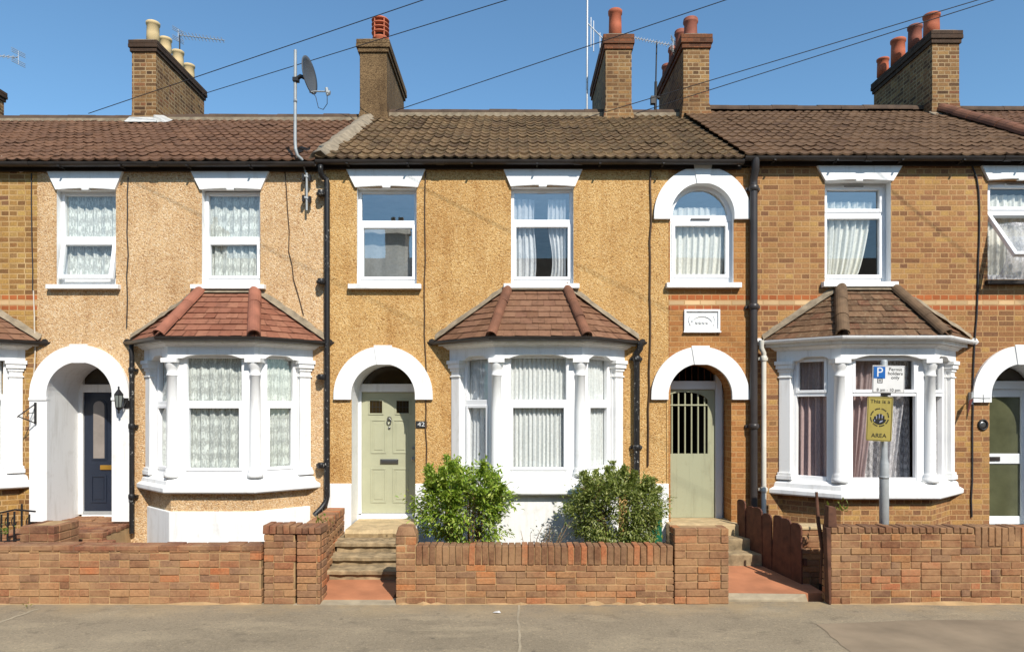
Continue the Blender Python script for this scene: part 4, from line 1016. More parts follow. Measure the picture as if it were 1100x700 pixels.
# ------------------------------------------------------------------ ground
def sheet(name, x0, x1, y0, y1, z, mat, sub=1, kind='structure'):
    mb = MB(); mb.add([(x0,y0,z),(x1,y0,z),(x1,y1,z),(x0,y1,z)], [(0,1,2,3)]); o = mb.build(name, mat, recalc=False); o['kind'] = kind; return o
def pavemat():
    t = NT('tarmac_pavement')
    a = t.noise(.7, None, 5, .6); b = t.noise(95, None, 4, .7); c = t.noise(4, None, 6, .7)
    mp = t.n('ShaderNodeMapping'); mp.inputs['Scale'].default_value = (.7, 2.0, 1); t.l(t.tc(), mp.inputs['Vector'])
    d = t.noise(1.1, mp.outputs[0], 6, .65)
    base = t.ramp(a.outputs['Fac'], [(.3, S(150,136,113,.71)), (.7, S(172,156,130,.71))]).outputs[0]
    base = t.mix(t.ramp(d.outputs['Fac'], [(.5,(0,0,0)),(.62,(.75,.75,.75))]).outputs[0], base, S(184,167,138,.69))
    vo = t.n('ShaderNodeTexVoronoi'); vo.inputs['Scale'].default_value = 60; t.l(t.tc(), vo.inputs['Vector'])
    sp = t.n('ShaderNodeSeparateColor'); t.l(vo.outputs['Color'], sp.inputs[0])
    base = t.mix(.42, base, t.ramp(sp.outputs[0], [(0,(.6,.6,.6)),(.5,(1,1,1)),(.93,(1.05,1.05,1.05)),(1,(1.7,1.65,1.55))]).outputs[0], 'MULTIPLY')
    base = t.mix(.5, base, t.ramp(b.outputs['Fac'], [(.3,(.65,.65,.65)),(.7,(1.36,1.36,1.36))]).outputs[0], 'MULTIPLY')
    base = t.mix(t.math('MULTIPLY', t.ramp(c.outputs['Fac'], [(.56,(0,0,0)),(.68,(1,1,1))]).outputs[0], .45), base, S(108,98,84,.62))
    # gum spots and dark oil specks
    v2 = t.n('ShaderNodeTexVoronoi'); v2.inputs['Scale'].default_value = 2.6; t.l(t.tc(), v2.inputs['Vector'])
    base = t.mix(t.math('MULTIPLY', t.ramp(v2.outputs['Distance'], [(.045,(1,1,1)),(.06,(0,0,0))]).outputs[0], .45), base, S(84,78,70,.6))
    # earthy tan dust gathered along the foot of the walls
    g = t.n('ShaderNodeNewGeometry'); sx = t.n('ShaderNodeSeparateXYZ'); t.l(g.outputs['Position'], sx.inputs[0])
    mr = t.n('ShaderNodeMapRange'); mr.inputs[1].default_value = -2.75; mr.inputs[2].default_value = -2.2; t.l(sx.outputs[1], mr.inputs[0])
    f = t.math('MULTIPLY', mr.outputs[0], t.ramp(t.noise(2.2, None, 5, .65).outputs['Fac'], [(.38,(0,0,0)),(.6,(1,1,1))]).outputs[0])
    base = t.mix(t.math('MULTIPLY', f, .7), base, S(196,170,128,.66))
    t.col(base); t.bump(t.math('ADD', b.outputs['Fac'], t.math('MULTIPLY', c.outputs['Fac'], .8)), .7, .006); return t.set(.92, 0, .3)
m['pave'] = pavemat()
m['road'] = plain('road_asphalt', (.06,.058,.055,1), .9, ns=2, var=.2, bs=120, bump=.5)
sheet('ground', -150, 150, -150, 150, -.125, m['soil'])
sheet('road', -150, 150, -10.6, -4.6, -.118, m['road'])
pv = MB(); pv.box(-60, 60, -4.45, -2.06, -.2, 0); o = pv.build('pavement', m['pave']); o['kind'] = 'structure'
kb = MB()
for i in range(60): kb.box(-27+i*.92, -27+i*.92+.91, -4.6, -4.452, -.2, -.0)
o = kb.build('kerb', m['concrete'], bevel=.012); o['kind'] = 'structure'
pv = MB(); pv.box(-60, 60, -13.2, -10.75, -.2, -.01); o = pv.build('far_pavement', m['pave']); o['kind'] = 'structure'
# seam and repair strip in the tarmac
sm = MB(); r = random.Random(6); pts = [(X(557,7.5)+r.uniform(-.012,.012), -2.2-i*.15) for i in range(15)]
sm.add([(x-.012,y,.004) for x,y in pts]+[(x+.012,y,.004) for x,y in pts], [(i,i+1,16+i,15+i) for i in range(14)])
pts = [(lerp(X(38,7.6),X(-10,7.1),i/10)+r.uniform(-.015,.015), lerp(-2.35,-3.05,i/10)) for i in range(11)]
sm.add([(x-.02,y,.004) for x,y in pts]+[(x+.02,y-.01,.004) for x,y in pts], [(i,i+1,12+i,11+i) for i in range(10)])
o = sm.build('pavement_seam', m['concrete'], recalc=False); o['kind'] = 'structure'
m['patch'] = plain('tarmac_repair', S(116,104,90,.62), .95, ns=3, var=.16, bs=110, bump=.6)
m['patch2'] = plain('reddish_tarmac_repair', S(160,141,116,.67), .95, ns=2, var=.2, bs=110, bump=.6)
def patch(pts, mat, label):
    mb = MB(); rr = random.Random(len(pts)+int(pts[0][0]*10)); P = []
    for (x0,y0),(x1,y1) in zip(pts, pts[1:]+pts[:1]):
        n = max(2, int(math.hypot(x1-x0,y1-y0)/.12))
        for i in range(n): P.append((lerp(x0,x1,i/n)+rr.uniform(-.012,.012), lerp(y0,y1,i/n)+rr.uniform(-.012,.012), .004))
    tri = tessellate_polygon([[Vector(p) for p in P]]); mb.add(P, [tuple(t_) for t_ in tri]); o = mb.build(label, mat, recalc=False); o['kind'] = 'structure'
patch([(3.1,-2.9),(4.3,-2.75),(6.8,-2.8),(7,-4.4),(3.0,-4.4)], m['patch2'], 'pavement_repair')
gs = MB(); gs.box(-40, -2.75, -2.0, .02, -.2, .10); gs.box(-1.25, 2.35, -1.98, .02, -.2, .10); gs.box(3.72, 40, -2.0, .02, -.2, .10)
o = gs.build('front_garden_ground', m['soil']); o['kind'] = 'structure'
def path(x0a, x1a, x0b, x1b, ya, yb, za, zb_, name='path', mat=None):
    mb = MB(); mb.hexa([(x0a,ya,-.2),(x1a,ya,-.2),(x1b,yb,-.2),(x0b,yb,-.2),(x0a,ya,za),(x1a,ya,za),(x1b,yb,zb_),(x0b,yb,zb_)]); o = mb.build(name, mat or m['terr']); o['kind'] = 'structure'; return o
path(-2.18, -1.36, -2.30, -1.36, -2.055, -1.25, .03, .08)
path(2.46, 3.62, 2.3, 3.5, -1.92, -.55, .06, .13)
kc = MB(); kc.hexa([(2.44,-2.05,-.1),(3.25,-2.06,-.1),(3.45,-1.925,-.1),(2.44,-1.925,-.1),(2.44,-2.05,.035),(3.2,-2.06,.03),(3.4,-1.925,.06),(2.44,-1.925,.07)])
tag(kc.build('path_edging', m['concrete'], bevel=.015), kind='structure')
# entrance aprons
ap = MB(); ap.hexa([(-2.5,-2.2,-.1),(-1.3,-2.2,-.1),(-1.3,-2.0,-.1),(-2.4,-2.0,-.1),(-2.45,-2.2,.003),(-1.3,-2.2,.003),(-1.3,-2.0,.028),(-2.35,-2.0,.028)]); tag(ap.build('path_apron', m['concrete']), kind='structure')

# ------------------------------------------------------------------ steps to the sage door
t = thing('front_steps', 'four worn concrete steps up to the sage green door', 'steps', (-1.8,-1.0,0))
r = random.Random(9)
for (ya, z0, z1, xl, xr, k) in ((-1.38,.0,.20,-2.42,-1.34,0),(-1.12,.18,.315,-2.36,-1.34,0),(-.87,.30,.445,-2.30,-1.34,0)):
    mb = MB(); n = 16
    mb.hexa([(xl,ya+.04,z0-.1),(xr,ya+.04,z0-.1),(xr,.05,z0-.1),(xl,.05,z0-.1),(xl,ya+.04,z1-.05),(xr,ya+.04,z1-.05),(xr,.05,z1-.05),(xl,.05,z1-.05)])
    vs = []
    for i in range(n+1):
        x = lerp(xl-.04, xr, i/n); j = r.uniform(-.012,.012); h = r.uniform(-.006,.004)
        vs += [(x,ya+j,z1-.055),(x,ya+j-.004,z1+h-.012),(x,ya+.02+j,z1+h),(x,.04,z1)]
    mb.add(vs, [(4*i+k_,4*i+k_+1,4*i+5+k_,4*i+4+k_) for i in range(n) for k_ in range(3)])
    mb.build('step', m['steps'], t, recalc=True)
mb = MB(); n = 14; vs = []; xl, xr = -2.27, -1.36
for i in range(n+1):
    x = lerp(xl, xr, i/n); j = r.uniform(-.02,.02); h = r.uniform(-.008,.006)
    vs += [(x,-.52+j,.44),(x,-.545+j,.50+h),(x,-.50+j,.545+h),(x,.46,.56)]
mb.add(vs, [(4*i+k_,4*i+k_+1,4*i+5+k_,4*i+4+k_) for i in range(n) for k_ in range(3)]); mb.build('step', m['stone'], t)

# steps to the alley gate
t = thing('alley_steps', 'shadowed stone steps under the alley gate', 'steps', (2.7,-.4,0))
for (y0, z1) in ((-.78,.27),(-.5,.42)):
    mb = MB(); mb.box(2.2, 3.38, y0, .3, -.1, z1); mb.build('step', m['steps'], t, bevel=.015)
mb = MB(); mb.box(2.2, 3.2, -.24, .42, .4, .575); mb.build('landing_slab', m['stone'], t, bevel=.015)

# house 2 worn brick ramp and side block
r = random.Random(12)
t = thing('front_steps', 'rough red brick steps heaped below the navy door', 'steps', (-6.2,-.5,0))
for (ya, yb, z, xl, xr) in ((-1.75,-1.2,.30,-7.1,-5.2),(-1.2,-.72,.43,-7.0,-5.3),(-.72,.7,.545,-6.85,-5.45)):
    mb = MB(); mb.box(xl+.01, xr-.01, ya+.02, yb+.1, -.1, z-.02, 0)
    bricks(mb, xl, xr, ya, z-.16, z-.005, r, h=.075, jit=.012, face=.12, mi=1)
    y = ya+.125
    while y < yb+.02:
        u = xl-r.uniform(0,.1)
        while u < xr:
            a, b_ = max(u, xl), min(u+.22, xr); u += .228
            if b_-a > .04:
                zz = z+r.uniform(-.014,.012); mb.hexa([(a,y,zz-.05),(b_,y,zz-.05),(b_,y+.10,zz-.05),(a,y+.10,zz-.05),(a,y,zz+r.uniform(-.008,.008)),(b_,y,zz),(b_,y+.10,zz+r.uniform(-.008,.008)),(a,y+.10,zz)], 1)
        y += .108
    mb.build('step', [m['mortar'], m['darkbrick']], t, bevel=.008, seg=1)
def pier(label, x0, x1, y0, y1, z1, mats, seed, name='brick_pier', cat='pier', cop=None, h=.075, L=.225):
    r = random.Random(seed); mb = MB()
    ztop = z1-(cop or 0)
    mb.box(x0+.012, x1-.012, y0+.012, y1-.012, -.1, ztop-.008, 0)
    bricks(mb, x0, x1, y0, 0, ztop, r, mi=1, h=h, L=L)
    bricks(mb, y0+.105, y1, x1, 0, ztop, r, mi=1, h=h, dirx=(0,1)) if False else None
    # side skins
    for sx, xx in ((-1, x0), (1, x1)):
        nrow = max(1, round(ztop/h)); hh = ztop/nrow
        for j in range(nrow):
            y = y0+.104
            while y < y1-.02:
                l = min(.215 if r.random() > .3 else .105, y1-y); jx = r.uniform(-.004,.004)
                a, b_ = (xx+jx, xx+.09) if sx < 0 else (xx-.09, xx+jx)
                mb.box(a, b_, y+.004, y+l-.005, j*hh+.005, (j+1)*hh-.005, 1); y += l
    if cop:
        soldiers(mb, x0-.01, x1+.01, y0-.012, ztop, z1, y1-y0+.02, r, mi=2)
    o = mb.build(name, mats, None, bevel=.006, seg=1)
    return tag(o, label, cat)
WM = lambda a, c: [m['mortar'], m[a], m[c]]

# ------------------------------------------------------------------ garden walls
YW = -2.16
def gwall(label, x0, x1, ztop, seed, brickm, copm, solds, y=YW, thick=.225, hcourse=.083, courses=None, ends=True, coph=.215, L=.225, skip=0):
    r = random.Random(seed); mb = MB()
    mb.box(x0+.012, x1-.012, y+.010, y+thick-.01, -.15, ztop-.02, 0)
    zz = ztop-coph if solds else ztop
    bricks(mb, x0, x1, y, 0, zz, r, mi=1, h=hcourse, jit=.006, L=L, skip=skip)
    nrow = round(zz/hcourse); hh = zz/nrow
    for xx, sx in ((x0,-1),(x1,1)):
        for j in range(nrow):
            jx = r.uniform(-.004,.004); a, b_ = (xx+jx, xx+.08) if sx < 0 else (xx-.08, xx+jx)
            mb.box(a, b_, y+.105, y+thick, j*hh+.005, (j+1)*hh-.005, 1)
    if solds:
        for a, b_, zt, hh_ in solds: soldiers(mb, a, b_, y-.006, zt-hh_, zt, thick+.01, r, mi=2)
    # top course
    else:
        u = x0
        while u < x1:
            l = min(.23, x1-u); zt = ztop+r.uniform(-.006,.008)
            if l > .04: mb.box(u+.004, u+l-.004, y-.008, y+thick+.008, ztop-.055, zt, 2)
            u += .235
    # uneven mortar footing
    n = 40; vs = []
    for i in range(n+1):
        x = lerp(x0, x1, i/n); q_ = max(0, r.gauss(.004,.014)); vs += [(x, y-.012-q_*1.6, -.002), (x, y-.003, .004+q_), (x, y+.02, .006+q_)]
    mb.add(vs, [(3*i+k, 3*i+k+1, 3*i+4+k, 3*i+3+k) for i in range(n) for k in range(2)], 0)
    o = mb.build('garden_wall', [m['mortar'], m[brickm], m[copm]], None, bevel=.006, seg=1)
    return tag(o, label, 'garden wall', 'low brick front garden walls', 'thing')
d_w = 7.84
xa1 = X(318, d_w)
gwall('low patchy brick wall with flat top before the red roofed bay', -11.5, X(281,d_w), Z(586,d_w), 41, 'wallbrick', 'darkbrick', None, hcourse=.078)
def stub(label, px0, px1, ptop, y, seed, cop, mats, yb=.25):
    dd = 10+y; return pier(label, X(px0,dd), X(px1,dd), y, y+yb, Z(ptop,dd), mats, seed, cop=cop)
stub('taller brick pier with four thick coping bricks at the end of the patchy wall', 283, 317.5, 564, YW, 42, .10, WM('wallbrick','darkbrick'))
stub('narrow brick pier beside the front steps, touching the coping pier', 318.5, 344, 566, YW-.03, 43, .08, WM('wallbrick','darkbrick'), .3)
# raking wall beside the steps
r = random.Random(44); mb = MB()
for i in range(9):
    y = -1.88+i*.215; zt = .83-.05*(i/8); xx = lerp(X(345,8.2)-.0, -2.40, i/8)
    mb.box(xx-.2, xx-.012, y, y+.212, -.1, zt-.09, 0)
    nr = round((zt-.08)/.076)
    for j in range(nr):
        yy = y+(.1 if j % 2 else 0); jx = r.uniform(-.006,.006)
        mb.box(xx-.1, xx+jx, yy+.004, yy+.21, j*.076+.005, (j+1)*.076-.004, 1)
    for q in range(3): mb.box(xx-.215, xx+.012, y+q*.072+.003, y+q*.072+.068, zt-.09, zt+r.uniform(-.006,.008), 1)
tag(mb.build('raking_wall', WM('wallbrick','darkbrick'), None, bevel=.006, seg=1), 'rising brick side wall to the left of the worn concrete steps', 'side wall', None, 'thing')
xb0, xb1, xb2 = X(425,d_w), X(724,d_w), X(783,d_w)
zB = Z(586,d_w)
gwall('garden wall with upright coping bricks in front of the two shrubs', xb0, xb1+.0, zB, 45, 'wallbrick2', 'soldier', [(xb0+.225, xb1-.01, zB, .215)], hcourse=.077)
o = pier('broad brick pier at the right end of the wall by the alley path', xb1+.004, xb2, YW-.005, YW+.26, Z(567,d_w), WM('wallbrick2','wallbrick2'), 46, h=.088, L=.26)
mb = MB(); r = random.Random(3); x0, x1 = X(425.5,8.0), X(448,8.0); y0 = YW+.10
mb.box(xb0, xb0+.222, YW+.002, YW+.22, zB-.22, zB-.005, 0); bricks(mb, xb0, xb0+.222, YW-.004, zB-.22, zB, r, mi=1, jit=.003)
mb.box(x0+.006, x1-.006, y0+.01, y0+.24, zB-.02, zB+.09, 0); bricks(mb, x0, x1, y0, zB-.01, zB+.085, r, mi=1)
mb.hexa([(x0,y0,zB+.09),(x1,y0,zB+.09),(x1,y0+.24,zB+.09),(x0,y0+.24,zB+.09),(x0+.03,y0+.03,zB+.20),(x1-.04,y0+.03,zB+.19),(x1-.05,y0+.2,zB+.2),(x0+.05,y0+.2,zB+.2)], 1)
tag(mb.build('brick_pier', WM('wallbrick2','wallbrick2'), None, bevel=.012), 'small round topped brick pier right of the concrete steps', 'pier')
xc0 = X(892.5,d_w)
zC = Z(566,d_w)
gwall('tall weathered brown brick wall below the parking sign post', xc0, 12, zC, 47, 'wallbrick3', 'soldier', [(xc0, X(1046,d_w), zC, .07), (X(1047,d_w), 12, zC, .215)], hcourse=.078, coph=.075, skip=.012)
# piece at fence end
dd = 8.45
o = pier('brick stub between the dark fence and the old timber post', X(860.5,dd), X(889,dd), dd-10, dd-9.78, Z(569,dd), WM('wallbrick3','wallbrick3'), 48)
mb = MB(); mb.box(X(860,dd)-.0, X(889,dd), dd-10.01, dd-9.75, Z(569,dd)+.002, Z(569,dd)+.045); tag(mb.build('coping_slab', m['stone'], None, bevel=.012), 'sandy stone slab lying on the brick stub by the fence', 'slab')
# dark paling fence along the alley path
fn = thing('paling_fence', 'dark brown paling fence along the right side of the alley path', 'fence', (3.4,-1,0))
r = random.Random(50); n = 7
ax0, ay0, ax1, ay1 = X(861,8.42), -1.58, X(792,9.8), -.2
for i in range(n):
    t0, t1 = i/n, (i+.985)/n
    p0 = (lerp(ax0,ax1,t0), lerp(ay0,ay1,t0)); p1 = (lerp(ax0,ax1,t1), lerp(ay0,ay1,t1))
    z1 = lerp(.80,.92,i/n)+r.uniform(-.03,.03); zb_ = lerp(.07,.14,i/n); l = r.uniform(-.02,.02); q = .022
    mb = MB(); x0, y0 = p0; x1, y1 = p1; mx, my = (x0+x1)/2, (y0+y1)/2
    prof = [(0,zb_),(1,zb_),(1,z1-.03),(.8,z1-.005),(.4,z1),(.12,z1-.015),(0,z1-.045)]
    vs = [(lerp(x0,x1,a)+l*(z/.9), lerp(y0,y1,a), z) for a, z in prof]; k = len(vs)
    vs2 = [(a+q, b_+q*.3, c) for a, b_, c in vs]
    mb.add(vs+vs2, [tuple(range(k)), tuple(range(2*k-1,k-1,-1))] + [(j,(j+1)%k,k+(j+1)%k,k+j) for j in range(k)]); mb.build('paling', m['fence'], fn, bevel=.004)
mb = MB(); mb.hexa([(ax0+.03,ay0,.3),(ax0+.07,ay0,.3),(ax1+.07,ay1,.35),(ax1+.03,ay1,.35),(ax0+.03,ay0,.38),(ax0+.07,ay0,.38),(ax1+.07,ay1,.43),(ax1+.03,ay1,.43)]); mb.build('rail', m['fence'], fn)
# old gate post (leaning timber) and loose stake
mb = MB(); x0, x1 = X(885.5,7.83), X(893,7.83); mb.hexa([(x0+.045,-2.19,0),(x1-.006,-2.19,0),(x1-.006,-2.08,0),(x0+.045,-2.08,0),(x0+.02,-2.17,.86),(x1+.0,-2.17,.86),(x1,-2.08,.86),(x0+.02,-2.08,.86)])
mb.hexa([(x0+.045,-2.165,.86),(x1+.07,-2.165,.86),(x1+.07,-2.04,.86),(x0+.045,-2.04,.86),(x0+.055,-2.15,1.10),(x1+.065,-2.15,1.085),(x1+.065,-2.05,1.085),(x0+.055,-2.05,1.10)])
tag(mb.build('gate_post', m['post'], None, bevel=.01), 'old dark timber gate post at the left end of the tall brown wall', 'gate post')
mb = MB(); mb.tube([P2(883,626,8.1),P2(884,590,8.05),P2(879,560,8.1),P2(877,528,8.15)], [.03,.026,.022,.016], 7); tag(mb.build('wooden_stake', m['post'], None), 'thin bare wooden stake leaning beside the old gate post', 'stake')
# iron railing at far left
t = thing('iron_railing', 'short black wrought iron railing at the left edge behind the wall', 'railing', (-6.6,-.9,0))
for i, (px, top) in enumerate(((1,552),(8,550),(15,549),(23,541),(31,552))):
    mb = MB(); mb.tube([P2(px,592,8.9), P2(px+.5,top,8.9)], .013, 6); 
    if i in (1,2,4): mb.tube([P2(px+2.5*math.cos(a),560+5*math.sin(a)*1.0,8.9) for a in [k*.6 for k in range(9)]], .006, 6)
    mb.build('bar', m['iron'], t)
mb = MB(); mb.tube([P2(-2,551,8.9),P2(16,547,8.9),P2(38,549,8.9)], .012, 6); mb.tube([P2(-2,582,8.9),P2(34,578,8.9)], .010, 6); mb.build('rail', m['iron'], t)
o = pier('low red brick block behind the patchy wall near the railing', X(21,8.5), X(58,8.5), -1.5, -1.0, Z(565,8.5), WM('darkbrick','darkbrick'), 52, h=.09)

# ------------------------------------------------------------------ shrubs
def shrub(label, name, c, rx, ry, z0, z1, nleaf, lm, seed, size, zlow=.2, stems=9):
    r = random.Random(seed); t = thing(name, label, 'shrub', (c[0], c[1], .08), 'shrubs behind the front wall')
    st = MB(); tips = []
    for i in range(stems):
        a = r.uniform(0,6.28); q = r.uniform(.3,.8); p0 = Vector((c[0]+.07*math.cos(a), c[1]+.07*math.sin(a), .08)); p2 = Vector((c[0]+rx*q*math.cos(a), c[1]+ry*q*math.sin(a), lerp(z0,z1,r.uniform(.55,.85))))
        p1 = p0.lerp(p2,.5)+Vector((r.uniform(-.08,.08),r.uniform(-.08,.08),.06)); st.tube([p0,p0.lerp(p1,.6)+Vector((r.uniform(-.03,.03),0,0)),p1,p2], [.016,.013,.010,.004], 6); tips.append((p1,p2))
        for k in range(5):
            b0 = p1.lerp(p2, r.random()); b1 = b0+Vector((r.uniform(-.25,.25),r.uniform(-.25,.25),r.uniform(0,.25))); st.tube([b0,b0.lerp(b1,.5)+Vector((0,0,.02)),b1], [.006,.005,.002], 5)
    st.build('stem', m['bark'], t)
    # clumps
    cl = []
    for i in range(300):
        while True:
            v = Vector((r.uniform(-1,1), r.uniform(-1,1), r.uniform(-1,1)))
            if .12 < v.length < 1: break
        v = v.normalized()*(v.length**.35)*(.82+.22*r.random())
        zc = lerp(z0, z1, .5); hz = (z1-z0)/2
        wob = 1+.09*math.sin(3*math.atan2(v.z,v.x)+seed)+.07*math.sin(5*v.z+2*v.x+seed)+.05*math.sin(7*math.atan2(v.z,v.x))
        p = Vector((c[0]+v.x*rx*wob, c[1]+v.y*ry*wob, zc+v.z*hz*(.55+.45*wob)))
        dens = 1.0 if p.z > lerp(z0,z1,.38) else zlow
        if r.random() < dens*.9: cl.append((p, r.uniform(.06,.15), v))
    for i in range(18):      # young shoots poking out of the crown
        a = r.uniform(0,6.28); e_ = r.uniform(.15,1.3)
        v = Vector((math.cos(a)*math.cos(e_), math.sin(a)*math.cos(e_), math.sin(e_)))
        b0 = Vector((c[0]+v.x*rx*.9, c[1]+v.y*ry*.9, lerp(z0,z1,.5)+v.z*(z1-z0)*.46)); L_ = r.uniform(.08,.2)
        for k in range(4): cl.append((b0+(v+Vector((0,0,.5)))*L_*k/4, .03, v))
    lf = MB()
    for i in range(nleaf):
        p, q, v = r.choice(cl)
        g = Vector((r.gauss(0,1), r.gauss(0,1), r.gauss(0,.9)))*q*.55
        b = p+g
        out = (v*.8+Vector((r.gauss(0,.6), r.gauss(0,.6), r.gauss(.05,.5)))).normalized()
        side = out.cross(Vector((r.gauss(0,.35), r.gauss(0,.35), 1))).normalized(); up = side.cross(out).normalized()
        L = size*r.uniform(.6,1.3); w = L*r.uniform(.16,.24)
        lf.add([b, b+out*L*.5+side*w-up*L*.02+up*w*.5, b+out*L-up*L*r.uniform(.05,.25), b+out*L*.5-side*w-up*L*.02+up*w*.5, b+out*L*.5-up*L*.03], [(0,1,4),(1,2,4),(2,3,4),(3,0,4)])
    lf.build('foliage', lm, t, recalc=False)
    return t
shrub('glossy bright green shrub left of the bay, bare stems showing below', 'green_shrub', (X(499,8.85),-1.15), .60, .5, .42, 1.45, 10500, m['leafL'], 61, .068, .35, 16)
shrub('duller olive green small leaved shrub below the right side of the bay', 'olive_shrub', (X(663,8.85),-1.12), .58, .5, .38, 1.36, 20000, m['leafR'], 62, .054, .85, 10)
mb = MB(); gx, gy_ = X(705,9.1), -.92
mb.box(gx-.07, gx+.07, gy_, gy_+.03, .08, .92)
for k in range(4): mb.tube([(gx-.35, gy_-.01, .45+k*.12), (gx+.05, gy_-.01, .45+k*.12)], .006, 6); mb.tube([(gx-.32+k*.1, gy_-.012, .35), (gx-.32+k*.1, gy_-.012, .86)], .005, 6)
tag(mb.build('plant_support', m['greenplastic'], None, bevel=.004), 'green plastic plant support behind the olive shrub', 'plant support')
# twigs between the shrubs; grey leaves stand in for shadow on the wall
mb = MB(); r = random.Random(70)
for i in range(14):
    a = Vector((X(575,8.6)+r.uniform(-.05,.25), -1.4+r.uniform(-.1,.1), .3)); b_ = a+Vector((r.uniform(-.3,.25), r.uniform(-.1,.2), r.uniform(.28,.5)))
    mb.tube([a, a.lerp(b_,.5)+Vector((r.uniform(-.05,.05),0,.03)), b_], [.007,.005,.002], 5)
tw = mb.build('twig_shadow_plant', m['bark'], None); tag(tw, 'small twiggy plant between the two shrubs, grey leaves drawn for wall shadow', 'plant')
lf = MB()
for i in range(160):
    b = Vector((X(592,8.6)+r.gauss(0,.12), -1.38+r.gauss(0,.08), .62+r.gauss(0,.08))); o_ = Vector((r.gauss(0,1),r.gauss(0,1),r.gauss(0,1))).normalized(); s_ = o_.cross(Vector((0,0,1))).normalized()
    lf.add([b, b+o_*.02+s_*.008, b+o_*.045, b+o_*.02-s_*.008], [(0,1,2,3)])
lf.build('foliage', leafmat('grey_shadow_leaf', [(.16,.17,.13,1),(.24,.25,.2,1)]), tw, recalc=False)
def weed(label, p, n, s, seed, cat='weed'):
    r = random.Random(seed); lf = MB()
    for i in range(n):
        b = Vector(p)+Vector((r.gauss(0,s*.4),r.gauss(0,s*.25),abs(r.gauss(0,s*.5)))); o_ = Vector((r.gauss(0,1),r.gauss(0,1),r.gauss(.5,.7))).normalized(); s_ = o_.cross(Vector((.1,.2,1))).normalized(); L = s*r.uniform(.3,.6)
        lf.add([b, b+o_*L*.5+s_*L*.22, b+o_*L, b+o_*L*.5-s_*L*.22], [(0,1,2,3)])
    return tag(lf.build('weed', m['weed'], None, recalc=False), label, cat, 'weeds and sprigs')
weed('small leafy sprig growing on the old gate post', (X(901,7.95),-2.08,1.02), 45, .13, 1)
weed('yellow green weed behind the narrow pier by the steps', (X(345,8.2),-1.75,.84), 40, .12, 2)
weed('tiny yellow weed in the pavement crack at left', (X(30,7.7),-2.33,.004), 14, .07, 3)
weed('yellow flowering weed behind the wall under the railing', (X(3,8.4),-1.6,.68), 40, .12, 4)
# ------------------------------------------------------------------ sign post
ds_ = 8.14; sx_ = X(949.7, ds_)
t = thing('sign_post', 'grey metal post holding two signs behind the tall brown wall', 'sign post', (sx_,-1.86,0))
mb = MB(); mb.lathe([(.052,0),(.052,1.55),(.05,1.56),(.038,1.62),(.038,2.74),(.03,2.76),(.002,2.765)], (sx_,-1.86,0), 20)
mb.lathe([(.055,.0),(.055,.03)], (sx_,-1.86,1.38), 20); mb.build('pole', m['galv'], t)
tp = thing('parking_sign', 'white permit parking sign with blue P at the top of the post', 'sign', (X(954.5,8.05),-1.92,Z(407,8.05)))
x0, x1, z0, z1 = X(937.3,8.06), X(972,8.06), Z(422,8.06), Z(392.5,8.06); ys = -1.94
Mt = Matrix.Translation(((x0+x1)/2, ys, (z0+z1)/2)) @ Matrix.Rotation(math.radians(1.2), 4, 'Y')
w, h = (x1-x0)/2, (z1-z0)/2
mb = MB(Mt); mb.box(-w, w, 0, .012, -h, h); mb.build('plate', m['signwhite'], tp, bevel=.004)
mb = MB(Mt); border(mb, -w+.006, w-.006, -h+.006, h-.006, -.0012, .001, .004); mb.build('rim', m['ink'], tp)
mb = MB(Mt); mb.box(-w+.012, -w+.145, -.0016, .001, h-.15, h-.014); mb.build('blue_square', m['signblue'], tp)
text('P', .155, Mt @ Matrix.Translation((-w+.08, -.0022, h-.083)), m['signwhite'], tp, 'letter', ext=.0005)
for wd_, wz in (('Permit',.115),('holders',.068),('only',.021)): text(wd_, .052, Mt @ Matrix.Translation((.075, -.0018, wz)), m['ink'], tp, 'lettering', sx=1.1)
text('8 am - 10 pm', .05, Mt @ Matrix.Translation((.0, -.0018, -h+.035)), m['ink'], tp, 'lettering', sx=1.02)
mb = MB(Mt); border(mb, -w+.055, -w+.115, -.045, .012, -.0016, .001, .008)
mb.box(-w+.07, -w+.1, -.0016, .001, -.012, -.004); mb.box(-w+.07, -w+.1, -.0016, .001, -.028, -.02); mb.build('symbol', m['ink'], tp)
mb = MB(); mb.box(sx_-.03, sx_+.06, -1.928, -1.88, Z(400,8.1), Z(397,8.1)); mb.box(sx_-.03, sx_+.06, -1.928, -1.88, Z(418,8.1), Z(415,8.1)); mb.build('bracket', m['iron'], tp)
ty = thing('watch_sign', 'yellow sign with round hand emblem below the parking sign', 'sign', (X(945,8.05),-1.92,Z(450,8.05)))
x0, x1, z0, z1 = X(932.5,8.06), X(957,8.06), Z(473.5,8.06), Z(426,8.06)
Mt = Matrix.Translation(((x0+x1)/2, -1.94, (z0+z1)/2)) @ Matrix.Rotation(math.radians(2.5), 4, 'Y') @ Matrix.Rotation(math.radians(-24), 4, 'Z')
w, h = (x1-x0)/2, (z1-z0)/2
pl = []
for cx_, cz_, a in ((w-.02,h-.02,0),(-w+.02,h-.02,math.pi/2),(-w+.02,-h+.02,math.pi),(w-.02,-h+.02,1.5*math.pi)): pl += arcpts(cx_, cz_, .02, a, a+math.pi/2, 5)
mb = MB(Mt); mb.prism(pl, 0, .01); mb.build('plate', m['signyellow'], ty)
mb = MB(Mt); border(mb, -w+.008, w-.008, -h+.008, h-.008, -.0012, .001, .004); mb.build('rim', m['ink'], ty)
text('This is a', .062, Mt @ Matrix.Translation((0, -.0016, h-.055)), m['ink'], ty, 'lettering')
text('AREA', .068, Mt @ Matrix.Translation((.0, -.0016, -h+.062)), m['ink'], ty, 'lettering', sx=.95)
